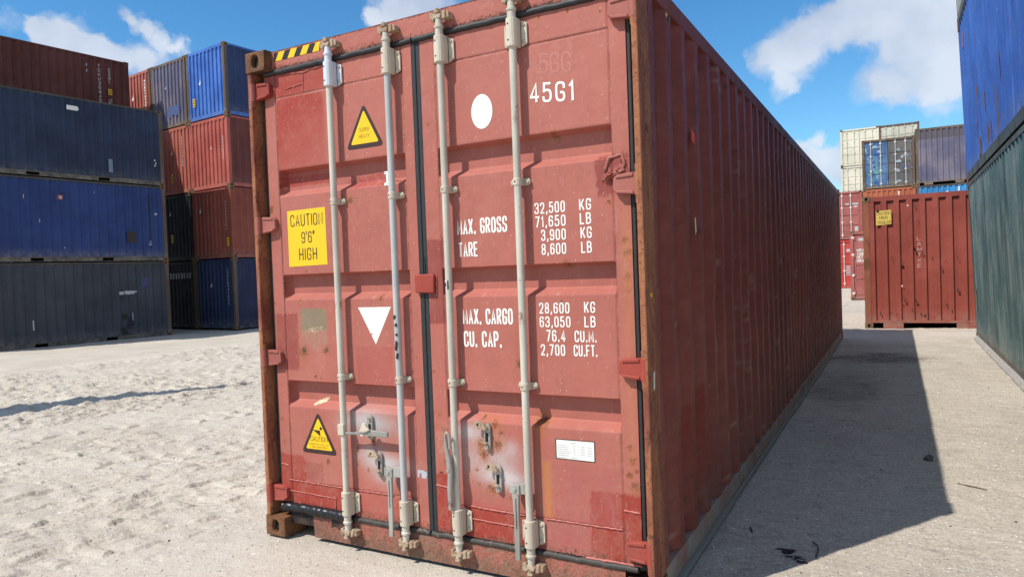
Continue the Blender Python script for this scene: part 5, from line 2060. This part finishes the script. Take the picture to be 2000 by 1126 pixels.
for i in range(11):
    s = 12.192 - gg.uniform(1.6, 5.6)
    ragged(C2, s, gg.uniform(.25, 1.35) * (1.0 if s < 9.8 else .6), gg.uniform(.07, .22), gg.uniform(.25, .8), i, RUSTM)
mb = MB()
for zz, yy in ((2.3, 5.6), (2.1, 5.9), (1.9, 5.7), (2.5, 5.4), (1.6, 6.0), (2.2, 6.1), (1.75, 5.5)):
    quad_left(mb, yy + 1.0, yy + 1.016, zz, zz + .02)
obj('paint_mark', mb, M_WHITEC, C2)['kind'] = 'stuff'
mb = MB()
quad_left(mb, 11.35, 11.52, 2.30, 2.58)
obj('spray_mark', mb, flat('faded pink spray', (.33, .12, .16), .6, .4), C2)
mb = MB()
quad_left(mb, 11.75, 11.80, .55, .95)
obj('paint_mark', mb, flat('ochre mark', (.45, .30, .08), .6), C1)['kind'] = 'stuff'
# steel strip lying along its foot
mb = MB()
g = np.random.default_rng(8)
ys = np.linspace(4.0, 12.25, 24)
for a, b in zip(ys[:-1], ys[1:]):
    mb.face([(4.598, a, .012), (4.598, b, .012), (4.652, b, .070), (4.652, a, .070)])
    mb.face([(4.598, a, -.002), (4.598, b, -.002), (4.598, b, .012), (4.598, a, .012)])
strip = obj('steel_strip', mb, flat('bleached steel strip', (.34, .325, .30), .7, .25, 9, .4, (.16, .12, .09)))
sm_ = strip.modifiers.new('thick', 'SOLIDIFY')
sm_.thickness = .008
tag(strip, 'grey steel strip lying along the foot of the green blue container', 'strip')

# -- the red container closing the alley
D = container((2.745, 14.34, .0), 0, S20, HC, P_DRED, 'scarlet container with a yellow high trailer sticker, closing the alley', 'containers beyond the alley', seed=2,
              rail=P_DRED, post=paint('rust run post', (.28, .085, .045), (.33, .12, .06), rust=.9, dirt=.4, seed=40), raised=True)
de = onfront(.0076)
mb = MB()
quad_end(mb, .265, .56, 2.255, 2.565, 0, .012)
text(mb, 'CAUTION', .282, .545, 2.480, .062, de, 0, .8, 1)
text(mb, 'HIGH', .335, .49, 2.385, .062, de, 0, .8, 1)
text(mb, 'TRAILER', .292, .548, 2.280, .062, de, 0, .8, 1)
obj('height_sticker', mb, [flat('faded yellow sticker', (.66, .47, .10), .5, .1, 20, .3, (.55, .30, .12)), M_BLK], D)
mb = MB()
text(mb, 'LAMTXE', 1.035, 1.105, 1.89, .076, de, 0, .40, 0, vertical=True)
obj('chalk_lettering', mb, M_WHITE, D)
mb = MB()
gg = random.Random(4)
for k in range(26):
    x, z = gg.uniform(.2, 1.95), gg.choice((gg.uniform(.25, .55), gg.uniform(1.2, 1.7), gg.uniform(.3, 2.6)))
    w, h = gg.uniform(.015, .06), gg.uniform(.02, .10)
    mb.face([(x, .0080, z), (x + w, .0080, z + gg.uniform(-.01, .01)), (x + w * gg.uniform(.4, .9), .0080, z + h), (x + w * .1, .0080, z + h * gg.uniform(.5, 1))])
obj('scuff_mark', mb, flat('dark scuffs', (.075, .030, .022), .8, .5), D)['kind'] = 'stuff'
mb = MB()
for x, z in ((.86, 2.62), (.72, .9)):
    mb.face([(x, .0080, z), (x + .03, .0080, z + .01), (x + .02, .0080, z + .05), (x + .005, .0080, z + .04)])
obj('scuff_mark', mb, M_BLUNT, D)['kind'] = 'stuff'

# -- one step further: a maroon one with its lock rod towards us
GF = 'containers in the far stacks'
G1 = container((1.83, 26.5, .0), 0, S20, H8, P_MARO, 'maroon container with white weight lettering, on the ground behind the scarlet one', GF, end='door', seed=0, rods=((.10, .55), (1.56, 2.02)), rodm=M_RODW)
f1 = onfront(.048)
for s, a, b, z in (('MGW', .24, .47, 1.82), ('TARE', .24, .48, 1.69), ('NET', .24, .44, 1.56), ('CUCAP', .24, .52, 1.43)):
    mb = MB()
    text(mb, s, a, b, z, .095, f1, 0, 1.2, 0)
    obj('lettering', mb, M_WHITE, G1)
mb = MB()
quad_end(mb, .30, .48, 2.22, 2.33, 0, 0, 0, .048)
obj('end_label', mb, M_GREYP, G1)
# -- row of three columns
PY = 38.7
R1a = container((-.60, PY, 0), 0, S20, H8, P_SCAR, 'bright scarlet container with white lettering, low between the maroon ones', GF, end='door', seed=1, rodm=M_RODW, rods=((.42, .88), (1.50, 1.90)))
R1b = container((-.60, PY, H8), 0, S20, H8, P_MARO, 'maroon door end container under the cream ones, above the bright scarlet one', GF, end='door', seed=2, rodm=M_RODW, rods=((.42, .88), (1.46, 1.88)))
mb = MB()
text(mb, '45G1', 2.02, 2.20, 1.72, .09, f1, 0, 1.1, 0)
obj('lettering', mb, M_WHITE, R1b)
mb = MB()
quad_end(mb, 1.62, 1.80, 1.86, 1.95, 0, 0, 0, .048)
quad_end(mb, 1.96, 2.25, 1.86, 1.95, 0, 0, 0, .048)
quad_end(mb, 2.05, 2.22, .45, .70, 0, 0, 0, .048)
obj('end_label', mb, M_GREYP, R1b)
mb = MB()
for k in range(6):
    quad_end(mb, 1.58, 1.85, 1.15 - k * .09, 1.20 - k * .09, 0, 0, 0, .048)
quad_end(mb, 1.62, 1.82, 1.95, 2.1, 0, 0, 0, .048)
obj('end_label', mb, M_GREYP, R1a)
for x in (1.87, 4.33):
    container((x, PY, 0), 0, S20, H8, P_MARO, 'container hidden behind the nearer stacks', HID, seed=1)
Po = container((1.87, PY, H8), 0, S20, H8, P_ORNG, 'orange red container showing only its top edge behind the scarlet one', GF, seed=1)
Pc = container((4.33, PY, H8), 0, S20, H8, P_CYAN, 'cyan blue container showing only its top edge beside the orange red one', GF, seed=2, rail=P_RAILG, post=P_RAILB)
Pt = container((1.87, PY, 2 * H8), 0, S20, H8, P_TORN, 'torn blue door end container with peeling patches, on the orange red one', GF, end='door', seed=0, rail=P_RAILB, rodm=M_RODG)
Pp = container((4.33, PY, 2 * H8), 0, S20, HC, P_PURB, 'dull purple container with rusty posts, on the cyan blue one', GF, seed=1, rail=P_RAILB, post=P_RAILB, raised=True)
Pt_doors = [c for c in Pt.children if c.name.startswith('door')]
for o_ in [Pt_doors[-1]] + list(Pt_doors[-1].children):
    if o_.name.split('.')[0] in ('door', 'door_panel'):
        o_.data.materials[0] = P_SLAT
dashes(Po, 1.68, 1.9, 2.38, 6, M_WHITEC, .08)
dashes(Pc, 1.85, 1.9, 2.38, 7, M_WHITEC, .10)
mb = MB()
mb.face([(1.25, .0080, 2.05), (1.37, .0080, 2.08), (1.40, .0080, 2.22), (1.30, .0080, 2.20)])
obj('paint_mark', mb, M_WHITEC, Pc)['kind'] = 'stuff'
mb = MB()
gg = random.Random(31)
for k in range(34):
    x, z = gg.choice((gg.uniform(.25, .80), gg.uniform(.25, .80), gg.uniform(1.3, 1.9))), gg.uniform(.2, 2.2)
    w, h = gg.uniform(.06, .30), gg.uniform(.03, .16)
    mb.face([(x, .046 - k * .0003, z), (x + w, .046 - k * .0003, z + gg.uniform(-.04, .04)), (x + w * .8, .046 - k * .0003, z + h), (x + w * .2, .046 - k * .0003, z + h * .8)], k % 3)
obj('peeling_paint', mb, [flat('peel white', (.30, .37, .42), .7, .3), flat('peel teal', (.12, .27, .27), .7, .3), flat('peel blue', (.035, .09, .26), .7, .3)], Pt)['kind'] = 'stuff'
# -- cream row beyond
QY = 52.0
for k, z in enumerate((0, HC)):
    for x in (.04, 2.47):
        container((x, QY, z), 0, S20, HC if k == 0 else H8, P_MARO, 'container hidden behind the nearer stacks', HID, seed=k)
z3, z4 = HC + H8, HC + 2 * H8
container((.04, QY, z3), 0, S20, H8, P_CREM, 'cream container above the maroon door end, lower of the two cream ones', GF, end='door', seed=0)
container((2.47, QY, z3), 0, S20, H8, P_SLAT, 'container hidden behind the nearer stacks', HID, seed=0)
Q4 = container((.04, QY, z4), 0, S20, H8, P_CREM, 'clean cream container at the top left of the far stacks', GF, end='door', seed=1)
container((2.47, QY, z4), 0, S20, H8, P_CREM2, 'rust edged cream container showing above the torn blue one', GF, end='door', seed=2, rail=P_RAILB)

# ================================================================== small things on the ground
DARK = flat('soot black scrap', (.014, .013, .013), .6, .4)


def scrap(name, label, cat, pts, th, mat, seed):
    g_ = random.Random(seed)
    mb = MB()
    top = [(x, y, ground_z(x, y) + .006 + g_.uniform(0, th)) for x, y in pts]
    bot = [(x, y, ground_z(x, y) - .004) for x, y in pts]
    n = len(pts)
    c = (sum(p[0] for p in pts) / n, sum(p[1] for p in pts) / n)
    ct = (c[0], c[1], ground_z(*c) + th * 1.4)
    for i in range(n):
        j = (i + 1) % n
        mb.face([top[i], top[j], ct])
        mb.face([bot[i], bot[j], top[j], top[i]])
    o = obj(name, mb, mat)
    tag(o, label, cat)
    return o


def ring(cx, cy, rx, ry, seed, n=11):
    g_ = random.Random(seed)
    return [(cx + rx * g_.uniform(.55, 1) * math.cos(2 * math.pi * i / n), cy + ry * g_.uniform(.55, 1) * math.sin(2 * math.pi * i / n)) for i in range(n)]


scrap('rubber_scrap', 'crumpled black rubber scrap in the shade beside the near container', 'scrap', ring(2.855, .95, .034, .017, 1), .008, DARK, 1)
scrap('rubber_scrap', 'thin black scrap at the sunlit edge of the shadow', 'scrap', ring(2.935, .845, .032, .012, 2), .006, DARK, 2)
scrap('dark_stone', 'dark stone lying where the shadow edge crosses the alley', 'stone', ring(3.575, 3.15, .040, .050, 3), .032, flat('dark stone', (.11, .10, .09), .8, .4), 3)


def wire(label, pts, r, mat):
    P = [(x, y, ground_z(x, y) + r + h) for x, y, h in pts]
    o = obj('bent_wire', MB().tube(P, r, 6), mat, smooth=60)
    tag(o, label, 'wire')


wire('short dark bent wire in the shade beside the black scrap', [(2.96, 1.14, .0), (2.99, 1.08, .006), (3.0, 1.0, .006), (2.995, .93, .0)], .0035, flat('wire', (.06, .055, .05), .6))
wire('tiny curved black wire close to the near container rail', [(2.62, 1.22, 0), (2.625, 1.185, .006), (2.64, 1.16, 0)], .0045, DARK)
wire('thin stick lying in the sun right of the shadow', [(3.72, 2.55, 0), (3.80, 2.53, .004), (3.88, 2.50, 0)], .0035, flat('dry twig', (.12, .09, .06), .8))

# loose shell chips and pebbles
g = np.random.default_rng(4)
n = 15000
px = np.concatenate([g.uniform(2.45, 4.55, n // 3), g.uniform(-6.5, .9, 2 * n // 3)])
py = np.concatenate([g.uniform(-1.4, 8.0, n // 3) ** 1.0, g.uniform(-1.5, 6.0, 2 * n // 3)])
ok = ~((px > -.05) & (px < 2.47) & (py > -.02))
px, py = px[ok], py[ok]
n = len(px)
sz = g.gamma(2.0, .0015, n) + .0016
sz = np.minimum(sz, .012)
V = np.empty((n, 6, 3))
ix = np.clip(np.searchsorted(_gx, px), 0, len(_gx) - 1)
iy = np.clip(np.searchsorted(_gy, py), 0, len(_gy) - 1)
pz = GZ[ix, iy] + sz * .25
base = np.array([(1, 0, 0), (0, 1, 0), (-1, 0, 0), (0, -1, 0), (0, 0, .7), (0, 0, -.7)], float)
ang = g.uniform(0, 6.28, n)
ca, sa = np.cos(ang), np.sin(ang)
jit = g.uniform(.6, 1.3, (n, 6, 1))
b = base[None] * jit
V[..., 0] = px[:, None] + sz[:, None] * (b[..., 0] * ca[:, None] - b[..., 1] * sa[:, None] * .7)
V[..., 1] = py[:, None] + sz[:, None] * (b[..., 0] * sa[:, None] + b[..., 1] * ca[:, None] * .7)
V[..., 2] = pz[:, None] + sz[:, None] * b[..., 2]
fb = np.array([(0, 1, 4), (1, 2, 4), (2, 3, 4), (3, 0, 4), (1, 0, 5), (2, 1, 5), (3, 2, 5), (0, 3, 5)])
F = (fb[None] + (np.arange(n) * 6)[:, None, None]).reshape(-1, 3)
me = bpy.data.meshes.new('gravel')
me.from_pydata(V.reshape(-1, 3).tolist(), [], F.tolist())
mi = np.repeat(g.choice(3, n, p=(.50, .40, .10)), 8).astype(np.int32)
me.polygons.foreach_set('material_index', mi)
me.update()
gravel = bpy.data.objects.new('gravel', me)
COL.objects.link(gravel)
for m in (flat('shell chip', (.60, .56, .48), .8, .2), flat('pale pebble', (.42, .37, .30), .8, .2), flat('dark pebble', (.10, .085, .07), .8, .3)):
    me.materials.append(m)
tag(gravel, 'loose shell chips and pebbles scattered over the yard', None, None, 'stuff')

# assumed tapering mast, unseen to the left, added to cast the streak of shadow
tipx, tipy, mh = -9.05, -1.70, 9.0
mast = empty('shadow_mast', (tipx, tipy, 0), R(20))
tag(mast, 'assumed tapering mast left of the frame, added to cast a ground shadow', 'mast')
mb = MB()
zb = ground_z(tipx, tipy) + .25
for k in range(12):
    a0, a1 = k / 12, (k + 1) / 12
    w0, w1 = .75 * (1 - a0) + .03, .75 * (1 - a1) + .03
    z0, z1 = zb + (mh - zb) * a0, zb + (mh - zb) * a1
    for q in range(4):
        c = [(-1, -1), (1, -1), (1, 1), (-1, 1)]
        p, r_ = c[q], c[(q + 1) % 4]
        mb.face([(p[0] * w0, p[1] * w0, z0), (r_[0] * w0, r_[1] * w0, z0), (r_[0] * w1, r_[1] * w1, z1), (p[0] * w1, p[1] * w1, z1)])
obj('mast_column', mb, M_DUSTY, mast)
obj('concrete_block', MB().box(-1.0, 1.0, -1.0, 1.0, -.4, zb - .001), flat('yard concrete', (.36, .34, .31), .9, .15), mast, bev=.03)
